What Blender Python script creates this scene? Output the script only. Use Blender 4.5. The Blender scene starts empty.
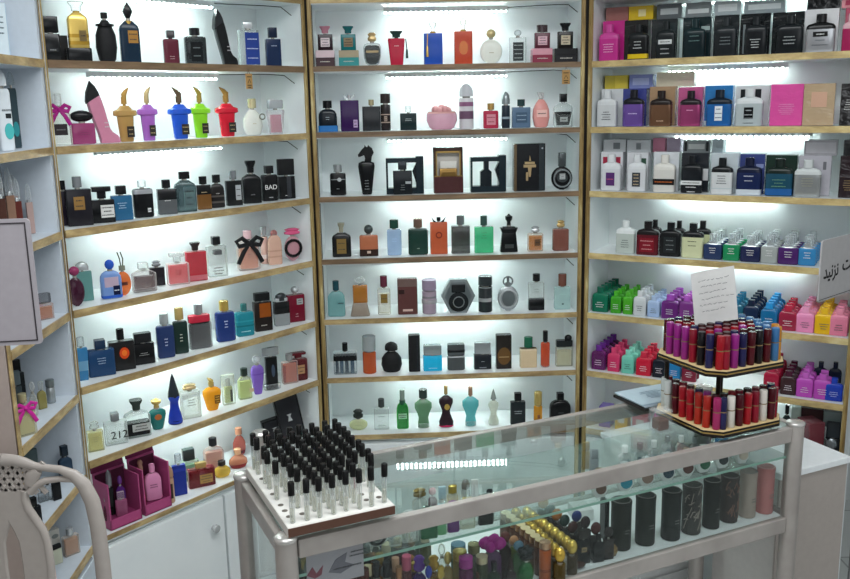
import bpy, bmesh, math, random
from mathutils import Vector, Matrix
random.seed(7)
PI = math.pi
sc = bpy.context.scene
COL = sc.collection
H = 1.775                                    # lens height above the floor; shelf heights below are absolute

# ------------------------------------------------------------------ materials
_M = {}
def lin(h):
    c = [int(h[i:i+2], 16) / 255 for i in (0, 2, 4)]
    return tuple(x / 12.92 if x <= .04045 else ((x + .055) / 1.055) ** 2.4 for x in c) + (1,)
def new_mat(name):
    m = bpy.data.materials.new(name); m.use_nodes = True
    nt = m.node_tree; nt.nodes.clear()
    out = nt.nodes.new('ShaderNodeOutputMaterial')
    return m, nt, out
def vary(nt, col, amount=.06, scale=60):
    """object-space noise that lightens and darkens a colour a little"""
    tc = nt.nodes.new('ShaderNodeTexCoord'); n = nt.nodes.new('ShaderNodeTexNoise')
    n.inputs['Scale'].default_value = scale; n.inputs['Detail'].default_value = 2
    nt.links.new(tc.outputs['Object'], n.inputs['Vector'])
    mx = nt.nodes.new('ShaderNodeMix'); mx.data_type = 'RGBA'
    mx.inputs['A'].default_value = tuple(max(0, c * (1 - amount)) for c in col[:3]) + (1,)
    mx.inputs['B'].default_value = tuple(min(1, c * (1 + amount) + .004) for c in col[:3]) + (1,)
    nt.links.new(n.outputs['Fac'], mx.inputs['Factor'])
    return mx.outputs['Result']
KIND = {'o': ('glossy', .22, 0), 't': ('matte', .6, 0), 'm': ('metal', .25, .6), 'w': ('film_wrapped', .12, 0)}
def M(key):
    if key in _M: return _M[key]
    k, h = key.split(':'); c = lin(h)
    if k in KIND:
        nm, r, met = KIND[k]
        m, nt, out = new_mat(nm + '_' + h)
        p = nt.nodes.new('ShaderNodeBsdfPrincipled')
        p.inputs['Roughness'].default_value = r; p.inputs['Metallic'].default_value = met; p.inputs['Specular IOR Level'].default_value = .24
        nt.links.new(vary(nt, c), p.inputs['Base Color'])
        if k == 'w':                          # crinkled clear film over the box
            p.inputs['Specular IOR Level'].default_value = .55
            tc = nt.nodes.new('ShaderNodeTexCoord'); mp = nt.nodes.new('ShaderNodeMapping'); mp.inputs['Rotation'].default_value = (.3, .7, .5); mp.inputs['Scale'].default_value = (22, 22, 48)
            n = nt.nodes.new('ShaderNodeTexNoise'); n.inputs['Scale'].default_value = 1; n.inputs['Detail'].default_value = 2; n.inputs['Distortion'].default_value = .8
            b = nt.nodes.new('ShaderNodeBump'); b.inputs['Strength'].default_value = .3; b.inputs['Distance'].default_value = .006
            nt.links.new(tc.outputs['Object'], mp.inputs[0]); nt.links.new(mp.outputs[0], n.inputs['Vector']); nt.links.new(n.outputs['Fac'], b.inputs['Height']); nt.links.new(b.outputs[0], p.inputs['Normal'])
        nt.links.new(p.outputs[0], out.inputs[0])
    else:                                     # g tinted glass, c clear glass, p clear plate glass
        lo, hi = {'g': (.5, .95), 'c': (.09, .85), 'p': (.03, .3)}[k]
        m, nt, out = new_mat({'g': 'tinted_glass_', 'c': 'clear_glass_', 'p': 'plate_glass_'}[k] + h)
        p = nt.nodes.new('ShaderNodeBsdfPrincipled')
        p.inputs['Roughness'].default_value = .06
        nt.links.new(vary(nt, c, .1, 40), p.inputs['Base Color'])
        t = nt.nodes.new('ShaderNodeBsdfTransparent')
        t.inputs[0].default_value = tuple(min(1, .35 + .65 * x) if k == 'g' else .8 + .2 * x for x in c[:3]) + (1,)
        lw = nt.nodes.new('ShaderNodeLayerWeight'); lw.inputs['Blend'].default_value = .45
        mr = nt.nodes.new('ShaderNodeMapRange')
        mr.inputs['To Min'].default_value = lo; mr.inputs['To Max'].default_value = hi
        nt.links.new(lw.outputs['Facing'], mr.inputs['Value'])
        mx = nt.nodes.new('ShaderNodeMixShader')
        nt.links.new(mr.outputs[0], mx.inputs[0]); nt.links.new(t.outputs[0], mx.inputs[1]); nt.links.new(p.outputs[0], mx.inputs[2])
        nt.links.new(mx.outputs[0], out.inputs[0])
    _M[key] = m
    return m
def pane_mat():
    """counter glass: clear, mirrors more at a grazing view"""
    m, nt, out = new_mat('counter_glass')
    t = nt.nodes.new('ShaderNodeBsdfTransparent'); t.inputs[0].default_value = (.95, .975, .968, 1)
    g = nt.nodes.new('ShaderNodeBsdfGlossy'); g.inputs['Roughness'].default_value = .004; g.inputs[0].default_value = (.95, 1, 1, 1)
    lw = nt.nodes.new('ShaderNodeLayerWeight'); lw.inputs['Blend'].default_value = .5
    pw = nt.nodes.new('ShaderNodeMath'); pw.operation = 'POWER'; pw.inputs[1].default_value = 4
    f = nt.nodes.new('ShaderNodeMath'); f.operation = 'MULTIPLY_ADD'; f.inputs[1].default_value = .9; f.inputs[2].default_value = .008
    nt.links.new(lw.outputs['Facing'], pw.inputs[0]); nt.links.new(pw.outputs[0], f.inputs[0])
    n = nt.nodes.new('ShaderNodeTexNoise'); n.inputs['Scale'].default_value = 3
    mt = nt.nodes.new('ShaderNodeMath'); mt.operation = 'MULTIPLY_ADD'; mt.inputs[1].default_value = .02
    nt.links.new(n.outputs['Fac'], mt.inputs[0]); nt.links.new(f.outputs[0], mt.inputs[2])
    mx = nt.nodes.new('ShaderNodeMixShader')
    nt.links.new(mt.outputs[0], mx.inputs[0]); nt.links.new(t.outputs[0], mx.inputs[1]); nt.links.new(g.outputs[0], mx.inputs[2])
    nt.links.new(mx.outputs[0], out.inputs[0])
    return m
def emit_mat(name, col, s):
    m, nt, out = new_mat(name)
    e = nt.nodes.new('ShaderNodeEmission'); e.inputs[0].default_value = col; e.inputs[1].default_value = s
    nt.links.new(e.outputs[0], out.inputs[0]); return m
def led_mat(k):
    """a row of small diodes under a diffuser"""
    m, nt, out = new_mat('led_strip')
    tc = nt.nodes.new('ShaderNodeTexCoord'); sp = nt.nodes.new('ShaderNodeSeparateXYZ')
    nt.links.new(tc.outputs['Object'], sp.inputs[0])
    a = nt.nodes.new('ShaderNodeMath'); a.operation = 'MULTIPLY'; a.inputs[1].default_value = 2 * PI / .017
    s = nt.nodes.new('ShaderNodeMath'); s.operation = 'SINE'
    u = nt.nodes.new('ShaderNodeMath'); u.operation = 'MULTIPLY_ADD'; u.inputs[1].default_value = .5; u.inputs[2].default_value = .5
    q = nt.nodes.new('ShaderNodeMath'); q.operation = 'POWER'; q.inputs[1].default_value = 3
    b = nt.nodes.new('ShaderNodeMath'); b.operation = 'MULTIPLY_ADD'; b.inputs[1].default_value = k * 2.9; b.inputs[2].default_value = k * .03
    nt.links.new(sp.outputs[0], a.inputs[0]); nt.links.new(a.outputs[0], s.inputs[0]); nt.links.new(s.outputs[0], u.inputs[0]); nt.links.new(u.outputs[0], q.inputs[0]); nt.links.new(q.outputs[0], b.inputs[0])
    e = nt.nodes.new('ShaderNodeEmission'); e.inputs[0].default_value = (.84, 1, .96, 1)
    nt.links.new(b.outputs[0], e.inputs[1]); nt.links.new(e.outputs[0], out.inputs[0]); return m
LED = 40.0
def streak_mat(name, cols, scale, met, rough):
    """streaky foil or wood-look edge band"""
    m, nt, out = new_mat(name)
    tc = nt.nodes.new('ShaderNodeTexCoord'); mp = nt.nodes.new('ShaderNodeMapping'); mp.inputs['Scale'].default_value = scale
    n = nt.nodes.new('ShaderNodeTexNoise'); n.inputs['Scale'].default_value = 1; n.inputs['Detail'].default_value = 4; n.inputs['Roughness'].default_value = .65
    cr = nt.nodes.new('ShaderNodeValToRGB'); el = cr.color_ramp.elements
    el[0].position = .3; el[0].color = lin(cols[0]); el[1].position = .72; el[1].color = lin(cols[-1])
    for i, c in enumerate(cols[1:-1]):
        e = el.new(.3 + .42 * (i + 1) / (len(cols) - 1)); e.color = lin(c)
    p = nt.nodes.new('ShaderNodeBsdfPrincipled'); p.inputs['Metallic'].default_value = met; p.inputs['Roughness'].default_value = rough
    nt.links.new(tc.outputs['Object'], mp.inputs[0]); nt.links.new(mp.outputs[0], n.inputs['Vector']); nt.links.new(n.outputs['Fac'], cr.inputs[0])
    nt.links.new(cr.outputs[0], p.inputs['Base Color']); nt.links.new(p.outputs[0], out.inputs[0]); return m
def tile_mat():
    m, nt, out = new_mat('floor_tiles')
    tc = nt.nodes.new('ShaderNodeTexCoord'); b = nt.nodes.new('ShaderNodeTexBrick')
    b.offset = 0; b.inputs['Color1'].default_value = lin('d9dcda'); b.inputs['Color2'].default_value = lin('cfd3d1'); b.inputs['Mortar'].default_value = lin('a9adab')
    b.inputs['Scale'].default_value = 1; b.inputs['Brick Width'].default_value = .4; b.inputs['Row Height'].default_value = .4; b.inputs['Mortar Size'].default_value = .004
    p = nt.nodes.new('ShaderNodeBsdfPrincipled'); p.inputs['Roughness'].default_value = .2
    nt.links.new(tc.outputs['Object'], b.inputs['Vector']); nt.links.new(b.outputs[0], p.inputs['Base Color']); nt.links.new(p.outputs[0], out.inputs[0]); return m
GOLD = streak_mat('gold_edge_band', ['7e6844', '9c845a', 'bba272', 'd4c08e'], (9, 9, 26), .1, .4)
PALE = streak_mat('pale_gold_edge_band', ['94805a', 'b8a06c', 'd2bd86', 'e2d2a0'], (9, 9, 26), .05, .4)
GOLDV = streak_mat('gold_corner_strip', ['5a4728', '8f7546', 'ab9562', 'e2d4a0'], (60, 60, 5), .2, .35)
WOOD = streak_mat('brown_edge_band', ['5e4a36', '7a634a', '94795a'], (7, 30, 60), .1, .45)
WHITE = streak_mat('white_laminate', ['dfe5e7', 'e6ebec', 'ebefef'], (3, 3, 3), 0, .35)
ALU = streak_mat('grey_aluminium', ['958d88', 'a8a19c', 'b9b2ad'], (4, 4, 4), .3, .38)
PANE = pane_mat(); LEDM = led_mat(LED); LEDR = led_mat(LED * .62)

# ------------------------------------------------------------------ mesh helpers
class MB:
    """collects faces; slot() picks the material of what follows"""
    def __init__(s): s.v = []; s.f = []; s.m = []; s.slot = 0
    def add(s, vs, fs):
        b = len(s.v); s.v += [tuple(x) for x in vs]; s.f += [tuple(i + b for i in f) for f in fs]; s.m += [s.slot] * len(fs)
        return s
    def box(s, x0, x1, y0, y1, z0, z1, bev=0):
        if bev <= 0:
            return s.add([(x, y, z) for z in (z0, z1) for y in (y0, y1) for x in (x0, x1)],
                         [(0, 2, 3, 1), (4, 5, 7, 6), (0, 1, 5, 4), (2, 6, 7, 3), (0, 4, 6, 2), (1, 3, 7, 5)])
        b = min(bev, (x1-x0)*.49, (y1-y0)*.49, (z1-z0)*.49)
        def ring(z, e):
            return [(x0+b+e, y0+e, z), (x1-b-e, y0+e, z), (x1-e, y0+b+e, z), (x1-e, y1-b-e, z), (x1-b-e, y1-e, z), (x0+b+e, y1-e, z), (x0+e, y1-b-e, z), (x0+e, y0+b+e, z)]
        vs = ring(z0, b*.6) + ring(z0+b, 0) + ring(z1-b, 0) + ring(z1, b*.6)
        fs = [tuple(range(7, -1, -1)), tuple(range(24, 32))]
        for r in range(3):
            for i in range(8): fs.append((r*8+i, r*8+(i+1) % 8, r*8+8+(i+1) % 8, r*8+8+i))
        return s.add(vs, fs)
    def loft(s, prof, n, w, d, z0, z1, cx=0, cy=0, seg=None):
        """stack of superellipse rings: prof = (t, width, depth?, shift?)"""
        seg = seg or (16 if n < 3 else 20)
        vs = []; e = 2.0 / n
        for q in prof:
            t, sx = q[0], q[1]; sy = q[2] if len(q) > 2 else (sx if n < 3 else .3 + .7 * sx); ox = q[3] if len(q) > 3 else 0
            for i in range(seg):
                a = 2 * PI * (i + .5) / seg; ca, sa = math.cos(a), math.sin(a)
                vs.append((cx + ox*w + .5*w*sx * math.copysign(abs(ca)**e, ca), cy + .5*d*sy * math.copysign(abs(sa)**e, sa), z0 + (z1-z0)*t))
        k = len(prof); fs = [tuple(range(seg-1, -1, -1)), tuple(range((k-1)*seg, k*seg))]
        for r in range(k-1):
            for i in range(seg): fs.append((r*seg+i, r*seg+(i+1) % seg, (r+1)*seg+(i+1) % seg, (r+1)*seg+i))
        return s.add(vs, fs)
    def prism(s, poly, y0, y1, bev=0):
        """outline in x,z extruded along y (convex or gently concave)"""
        n = len(poly); c = (sum(p[0] for p in poly)/n, sum(p[1] for p in poly)/n)
        def sh(k): return [(c[0]+(p[0]-c[0])*k, c[1]+(p[1]-c[1])*k) for p in poly]
        rings = [(y0, sh(1-bev)), (y0+(y1-y0)*.15, poly), (y1-(y1-y0)*.15, poly), (y1, sh(1-bev))] if bev else [(y0, poly), (y1, poly)]
        vs = [(x, y, z) for y, r in rings for x, z in r]
        k = len(rings); fs = [tuple(range(n)), tuple(range(k*n-1, (k-1)*n-1, -1))]
        for r in range(k-1):
            for i in range(n): fs.append((r*n+i, (r+1)*n+i, (r+1)*n+(i+1) % n, r*n+(i+1) % n))
        return s.add(vs, fs)
    def tube(s, pts, r, seg=8, closed=False, flat=1.0):
        """round bar along points; r one radius or one per point; flat squeezes it along y"""
        pts = [Vector(p) for p in pts]; n = len(pts)
        rs = r if isinstance(r, (list, tuple)) else [r] * n
        vs = []
        for i, p in enumerate(pts):
            a = pts[(i-1) % n] if closed else pts[max(0, i-1)]; b = pts[(i+1) % n] if closed else pts[min(n-1, i+1)]
            t = (b - a).normalized(); up = Vector((0, 1, 0)) if abs(t.y) < .9 else Vector((1, 0, 0))
            u = t.cross(up).normalized(); w = t.cross(u).normalized()
            for j in range(seg):
                g = 2 * PI * j / seg
                vs.append(p + u * (rs[i] * math.cos(g)) + w * (rs[i] * flat * math.sin(g)))
        fs = []
        for i in range(n if closed else n-1):
            for j in range(seg):
                k = (i+1) % n; fs.append((i*seg+j, i*seg+(j+1) % seg, k*seg+(j+1) % seg, k*seg+j))
        if not closed: fs += [tuple(range(seg-1, -1, -1)), tuple(range((n-1)*seg, n*seg))]
        return s.add(vs, fs)
    def ball(s, c, r, seg=12, rz=None):
        rz = rz or r
        return s.loft([((1-math.cos(PI*k/8))/2, max(.02, math.sin(PI*k/8))) for k in range(9)], 2, 2*r, 2*r, c[2]-rz, c[2]+rz, c[0], c[1], seg)
    def build(s, name, mats, parent=None, smooth=38):
        me = bpy.data.meshes.new(name); me.from_pydata(s.v, [], s.f)
        mats = mats if isinstance(mats, (list, tuple)) else [mats]
        for m in mats: me.materials.append(M(m) if isinstance(m, str) else m)
        if len(mats) > 1: me.polygons.foreach_set('material_index', s.m)
        bm = bmesh.new(); bm.from_mesh(me); bmesh.ops.recalc_face_normals(bm, faces=bm.faces); bm.to_mesh(me); bm.free()
        if smooth:
            me.polygons.foreach_set('use_smooth', [True] * len(me.polygons)); me.set_sharp_from_angle(angle=math.radians(smooth))
        o = bpy.data.objects.new(name, me); COL.objects.link(o); o.parent = parent
        return o
def tag(o, label, cat, group=None, kind=None):
    o['label'] = label; o['category'] = cat
    if group: o['group'] = group
    if kind: o['kind'] = kind
    return o
def thing(name, label, cat, loc=(0, 0, 0), yaw=0, group=None):
    o = bpy.data.objects.new(name, None); COL.objects.link(o); o.empty_display_size = .02
    o.location = loc; o.rotation_euler.z = yaw
    return tag(o, label, cat, group)
def struct(mb, name, mats, **k):
    o = mb.build(name, mats, **k); o['kind'] = 'structure'; return o
def text(s, mat, size, parent, loc, rot=(PI/2, 0, 0), name='lettering', sx=1):
    c = bpy.data.curves.new(name, 'FONT'); c.body = s; c.size = size; c.align_x = 'CENTER'; c.align_y = 'CENTER'; c.extrude = .0002; c.offset = .0009 if size > .02 and ord(s[0]) > 1000 else 0
    c.materials.append(M(mat)); o = bpy.data.objects.new(name, c); COL.objects.link(o)
    bpy.context.view_layer.update()
    me = bpy.data.meshes.new_from_object(o.evaluated_get(bpy.context.evaluated_depsgraph_get())); me.name = name
    if not me.materials: me.materials.append(M(mat))
    bpy.data.objects.remove(o); o = bpy.data.objects.new(name, me); COL.objects.link(o)
    o.parent = parent; o.location = loc; o.rotation_euler = rot; o.scale.x = sx; return o
def copy_tree(o, parent=None):
    c = o.copy(); COL.objects.link(c); c.parent = parent
    for ch in o.children: copy_tree(ch, c)
    return c
def once(f):
    cache = {}
    def g(*a):
        if a not in cache: cache[a] = f(*a)
        return cache[a]
    return g
# ------------------------------------------------------------------ where things stand
ORD = ['', 'top', 'second', 'third', 'fourth', 'fifth', 'sixth', 'bottom']
UNITN = {'C': 'middle shelves', 'L': 'left shelves', 'R': 'right shelves', 'F': 'side shelves'}
PLAN = {'C': (-0.3666, 2.9777, 0.5458, 3.0223), 'L': (-0.9237, 2.2649, -0.3666, 2.9777), 'R': (0.5458, 3.0223, 1.2926, 2.5942), 'F': (-0.907, 1.8645, -0.9237, 2.2649), 'K': (-0.2822, 1.5848, 0.946, 2.1528)}
LEN = {'C': 0.9135, 'L': 0.9047, 'R': 0.8608, 'F': 0.4007, 'K': 1.3532}
KDEP = 0.3438
CORNER = {'A': (-0.3666, 2.9777), 'B': (0.5458, 3.0223)}
ZK = {('C', 1): 1.8948, ('C', 2): 1.6832, ('C', 3): 1.471, ('C', 4): 1.2599, ('C', 5): 1.0502, ('C', 6): 0.8408, ('C', 7): 0.6277, ('L', 1): 1.8948, ('L', 2): 1.6832, ('L', 3): 1.471, ('L', 4): 1.2599, ('L', 5): 1.0502, ('L', 6): 0.8408, ('L', 7): 0.61, ('R', 1): 1.8948, ('R', 2): 1.6832, ('R', 3): 1.471, ('R', 4): 1.2599, ('R', 5): 1.0502, ('R', 6): 0.8408, ('R', 7): 0.6277, ('F', 1): 1.8948, ('F', 2): 1.6832, ('F', 3): 1.471, ('F', 4): 1.2599, ('F', 5): 1.0374, ('F', 6): 0.8127, ('F', 7): 0.6065, ('K', 'T'): 0.95, ('K', 'D'): 0.7, ('K', 'M'): 0.87}
Z0 = 2.1073
XPOST, WDESK, CHAIR = (-0.4267, 2.1507, 0.965), (1.1862, 2.3577, 0.775), (-0.8607, 1.7, 1.0945)
SIGN, SIGNB, NOTE = (0.9914, 2.2, 1.3385), (-0.8671, 1.65, 1.4553), (0.7305, 2.1964, 1.2804)
TAGL, TAGC = 0.6494, 0.8443
FOC = 893.06
CAMM = [[0.999803, 0.019854, -0.0, 0.0], [-0.004074, 0.205164, -0.978719, 0.0], [-0.019431, 0.978526, 0.205204, 1.775], [0.0, 0.0, 0.0, 1.0]]
E_CEIL, E_FRONT = 40, 20

def frame(u):
    ax, ay, bx, by = PLAN[u]; a = math.atan2(by-ay, bx-ax)
    return Vector((ax, ay, 0)), Vector((math.cos(a), math.sin(a), 0)), Vector((-math.sin(a), math.cos(a), 0)), a
YAW = {'C': math.radians(2.8), 'L': math.radians(28), 'R': math.radians(-27), 'F': math.radians(48), 'K': math.radians(14)}
def place(P):
    u, k, a, v = P[:4]; o, d, n, _ = frame(u); p = o + d*a + n*v; p.z = ZK[(u, k)] + .0012 + (P[6] if len(P) > 6 else 0); return p
def where(P):
    if P[0] == 'K': return {'D': 'in lower deck of glass counter', 'M': 'on glass shelf inside counter', 'T': 'on glass counter top'}[P[1]]
    return ORD[P[1]] + ' row of ' + UNITN[P[0]]

# ------------------------------------------------------------------ bottle shapes: (rings, superellipse power, depth / width)
S1 = [((1-math.cos(PI*k/12))/2, max(.22, math.sin(PI*k/12))) for k in range(13)]
S2 = [((1-math.cos(PI*k/8))/2, max(.05, math.sin(PI*k/8))) for k in range(9)]
SH = {
 'box': ([(0, .95), (.015, 1), (.985, 1), (1, .96)], 12, .42), 'slab': ([(0, .95), (.015, 1), (.985, 1), (1, .96)], 12, .26),
 'cube': ([(0, .95), (.02, 1), (.97, 1), (1, .95)], 12, 1), 'cyl': ([(0, .94), (.02, 1), (.97, 1), (1, .92)], 2, 1),
 'rbox': ([(0, .9), (.04, 1), (.93, 1), (.98, .94), (1, .8)], 5, .48),
 'sh': ([(0, .95), (.02, 1), (.8, 1), (.88, .9), (.95, .6), (1, .4)], 8, .45),
 'shr': ([(0, .9), (.04, 1), (.66, 1), (.8, .96), (.91, .8), (.97, .58), (1, .4)], 5, .5),
 'tapu': ([(0, .7), (.02, .74), (.95, 1), (1, .94)], 9, .42), 'tapd': ([(0, .96), (.03, 1), (.97, .72), (1, .66)], 8, .45),
 'oval': (S1, 2.2, .45), 'disc': (S1, 4, .34), 'ball': (S2, 2, 1),
 'tear': ([(0, .55), (.06, .84), (.25, 1), (.45, .9), (.7, .55), (1, .28)], 2.2, .6),
 'corset': ([(0, .86), (.03, .95), (.16, 1), (.42, .58), (.52, .56), (.78, .98), (.88, .95), (.96, .55), (1, .3)], 2.3, .55),
 'male': ([(0, .5), (.04, .62), (.14, .66), (.34, .56), (.5, .7), (.7, 1), (.85, 1), (.92, .72), (1, .34)], 2.6, .5),
 'urn': ([(0, .5), (.02, .56), (.7, .7), (.73, .98), (.8, 1), (.86, .95), (.9, .62), (1, .36)], 2.6, .6),
 'vase': ([(0, .5), (.04, .6), (.7, 1), (.86, .97), (.95, .7), (1, .4)], 2.3, .6),
 'hex': ([(0, .5), (.5, 1), (1, .5)], 12, .3), 'shield': ([(0, .36), (.1, .78), (.4, .98), (.82, 1), (.95, .86), (1, .6)], 5, .42),
 'flare': ([(0, .6), (.45, .64), (.85, 1), (1, .98)], 3, 1), 'dome': ([(0, 1), (.4, 1), (.7, .86), (.9, .5), (1, .15)], 2, 1),
 'T': ([(0, .45), (.55, .45), (.6, .98), (.97, 1), (1, .96)], 10, .8), 'tip': ([(0, 1), (.3, .82), (.7, .45), (1, .05)], 2, 1),
 'crown': ([(0, .55), (.3, .48), (.5, .9), (.78, 1), (.84, .6), (1, .12)], 2, 1), 'wide': ([(0, .97), (.05, 1), (.92, 1), (1, .95)], 10, .5),
 'spire': ([(0, .86), (.04, 1), (.2, .92), (.5, .62), (.8, .34), (1, .05)], 2, .8), 'bell': ([(0, .9), (.05, 1), (.3, .86), (.6, .6), (1, .5)], 2, 1),
 'spade': ([(0, .35), (.15, .6), (.45, 1), (.7, .7), (1, .06)], 4, .6), 'egg': ([(0, .6), (.06, .8), (.35, 1), (.65, .94), (.85, .66), (1, .3)], 2.2, .6),
 'knot': ([(0, .4), (.15, .95), (.4, 1), (.6, .7), (.8, .98), (1, .5)], 3, .6),
 'bowl': ([(0, .62), (.1, .8), (.5, 1), (.85, .98), (1, .86)], 2.4, .7),
}
def bars(mb, cx, z, w, h, n, y, seed):
    """illegible print: a few short strokes, never letters"""
    r = random.Random(seed)
    for i in range(n):
        ww = w * r.uniform(.5, .9); zz = z + h * (.5 - (i + .7) / (n + .4)); t = min(h / (n * 6.5), .0016)
        x = cx - ww/2
        while x < cx + ww/2:
            q = min(r.uniform(.0012, .0035), cx + ww/2 - x); mb.box(x, x + max(q, .0006), y - .0004, y, zz - t, zz + t * r.uniform(.6, 1)); x += q + .0009
NB = [0]
def bt(P, look, body, cap=None, *ex, name='perfume_bottle', cat='perfume bottle', d=None, yaw=None, label=None, group=None, neck='m:b9b6ae'):
    """one bottle: body, cap, collar and whatever is printed on or tied round it"""
    NB[0] += 1
    w, h = P[4], P[5]; p = place(P)
    t = thing(name, label or (look + ', ' + where(P)), cat, p, YAW[P[0]] if yaw is None else yaw, group)
    shp, bm_ = body; prof, n, rat = SH[shp]
    d = d or w * rat
    ch = cap[2] if cap else 0; nh = .035 if cap else 0
    hb = h * (1 - ch - nh)
    MB().loft(prof, n, w, d, 0, hb).build('body', bm_, t)
    if cap:
        cs, cm, _, cw = cap[:4]; cp, cn, cr = SH[cs]
        cwid = w * cw; cd = min(cwid * cr, max(d * .92, .004)) if cr < 1 or cn > 3 else min(cwid, d * 1.02) if n > 3 else cwid
        MB().loft([(0, 1), (1, 1)], 2, min(cwid, d) * .55, min(cwid, d) * .55, hb - .001, hb + h*nh + .001).build('neck', neck, t)
        MB().loft(cp, cn, cwid, cd, hb + h*nh, h).build('cap', cm, t)
    f = -d/2
    for e in ex:
        k = e[0]
        if k == 'lab':                       # flat front plate with strokes
            _, m, cx, cz, lw, lh = e[:6]; nb = e[6] if len(e) > 6 else 2; bc = e[7] if len(e) > 7 else 't:2a2626'
            mb = MB().box(w*(cx-lw/2), w*(cx+lw/2), f-.0012, f+.0006, hb*(cz-lh/2), hb*(cz+lh/2))
            mb.slot = 1; bars(mb, w*cx, hb*cz, w*lw, hb*lh, nb, f-.0012, NB[0])
            mb.build('front_label', [m, bc], t, 0)
        elif k == 'print':
            _, m, cz, nb, pw = e; mb = MB(); bars(mb, 0, hb*cz, w*pw, hb*.11*nb, nb, f-.0004, NB[0]); mb.build('printed_mark', m, t, 0)
        elif k == 'band':
            _, m, z0, z1 = e; q = []
            for i in range(7):
                tt = z0 + (z1-z0)*i/6
                for a, b in zip(prof, prof[1:]):
                    if a[0] <= tt <= b[0]:
                        g = (tt-a[0])/max(1e-6, b[0]-a[0]); q.append((i/6, (a[1]+(b[1]-a[1])*g)*1.015)); break
            MB().loft(q, n, w, d*1.02, hb*z0, hb*z1).build('band', m, t)
        elif k == 'liq':                     # what is in it, seen through the glass
            _, m, fr = e; q = [(a[0]/fr*.98+.01, a[1]*.84) for a in prof if a[0] < fr]; q = [(min(1, a), b) for a, b in q] + [(1, q[-1][1])]
            MB().loft(q, n, w, d*.8, hb*.05, hb*fr).build('liquid', m, t)
        elif k == 'txt':
            _, s_, m, cx, cz, sz = e; text(s_, m, w*sz, t, (w*cx, f-.0012, hb*cz), name='lettering')
        elif k == 'x':                       # any further lofted piece: name, shape, material, x, z0, z1, width, depth, y
            _, nm, s_, m, cx, z0, z1, ww, dd = e[:9]; y = e[9] if len(e) > 9 else 0
            if s_ == 'disc' and dd > 1:          # a flat oval badge on the front
                cz_, rz_ = h*(z0+z1)/2, h*(z1-z0)/2
                MB().prism([(w*cx + w*ww/2*math.cos(2*PI*i/20), cz_ + rz_*math.sin(2*PI*i/20)) for i in range(20)], f*dd - .0004, f*.5).build(nm, m, t); continue
            q, qn, _r = SH[s_]; MB().loft(q, qn, w*ww, d*dd, h*z0, h*z1, w*cx, d*y).build(nm, m, t)
        elif k == 'horn':                    # pointed curved stopper
            _, m, z0, hh, lean = e; c0 = w*.02
            MB().tube([(c0, 0, h*z0), (c0, 0, h*(z0+hh*.35)), (c0+w*lean*.3, 0, h*(z0+hh*.65)), (c0+w*lean*.75, 0, h*(z0+hh))], [w*.11, w*.125, w*.09, w*.01], 8).build('stopper', m, t)
        elif k == 'ring':
            _, m, cx, cz, r, th = e
            ry = f*1.04 if cz < .9 else 0
            MB().tube([(w*cx + w*r*math.cos(a), ry, h*cz + w*r*math.sin(a)) for a in [2*PI*i/14 for i in range(14)]], w*th, 6, True).build('ring', m, t)
        elif k == 'bow':                     # ribbon tied at the neck
            _, m, cz, sz = e; mb = MB()
            for s in (-1, 1):
                mb.tube([(0, f*1.05, h*cz), (s*w*sz*.35, f*1.3, h*cz+w*sz*.3), (s*w*sz*.62, f*1.2, h*cz+w*sz*.16), (s*w*sz*.5, f*1.2, h*cz-w*sz*.08), (0, f*1.1, h*cz)], w*.1, 6, flat=.5)
                mb.tube([(0, f*1.15, h*cz), (s*w*sz*.3, f*1.25, h*cz-w*sz*.35), (s*w*sz*.58, f*1.15, h*cz-w*sz*.9)], [w*.06, w*.1, w*.1], 6, flat=.4)
            mb.ball((0, f*1.25, h*cz), w*.1).build('bow', m, t)
        elif k == 'stalks':                  # two thin leaning stalks
            _, m, z0, hh = e; mb = MB()
            for s in (-1, 1): mb.tube([(s*w*.06, 0, h*z0), (s*w*.1, 0, h*(z0+hh*.5)), (s*w*.1-w*.12, 0, h*(z0+hh))], w*.035, 6)
            mb.build('stalks', m, t)
        elif k == 'tassel':
            _, m, cx = e; mb = MB().tube([(w*cx, f*1.1, hb*.98), (w*cx*1.1, f*1.25, hb*.6)], w*.03, 6)
            mb.loft([(0, 1), (.8, .8), (1, .3)], 2, w*.16, w*.16, hb*.25, hb*.62, w*cx*1.1, f*1.25, 8).build('tassel', m, t)
        elif k == 'wings':                   # two raised wings on the stopper
            _, m, z0, sz = e; mb = MB()
            for s in (-1, 1): mb.prism([(0, h*z0), (s*w*sz*.6, h*z0+w*sz*.5), (s*w*sz, h*z0+w*sz*.95), (s*w*sz*.75, h*z0+w*sz*.3), (s*w*sz*.2, h*z0-w*sz*.1)], -d*.18, d*.18)
            mb.build('wings', m, t)
        elif k == 'petals':
            _, m, z0, sz = e; mb = MB()
            for i in range(6):
                a = i * PI / 3; mb.ball((w*sz*.55*math.cos(a), w*sz*.4*math.sin(a), h*z0 + w*sz*.12*(i % 2)), w*sz*.38, 8)
            mb.ball((0, 0, h*z0 + w*sz*.25), w*sz*.35, 8).build('flower', m, t)
    return t
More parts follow.
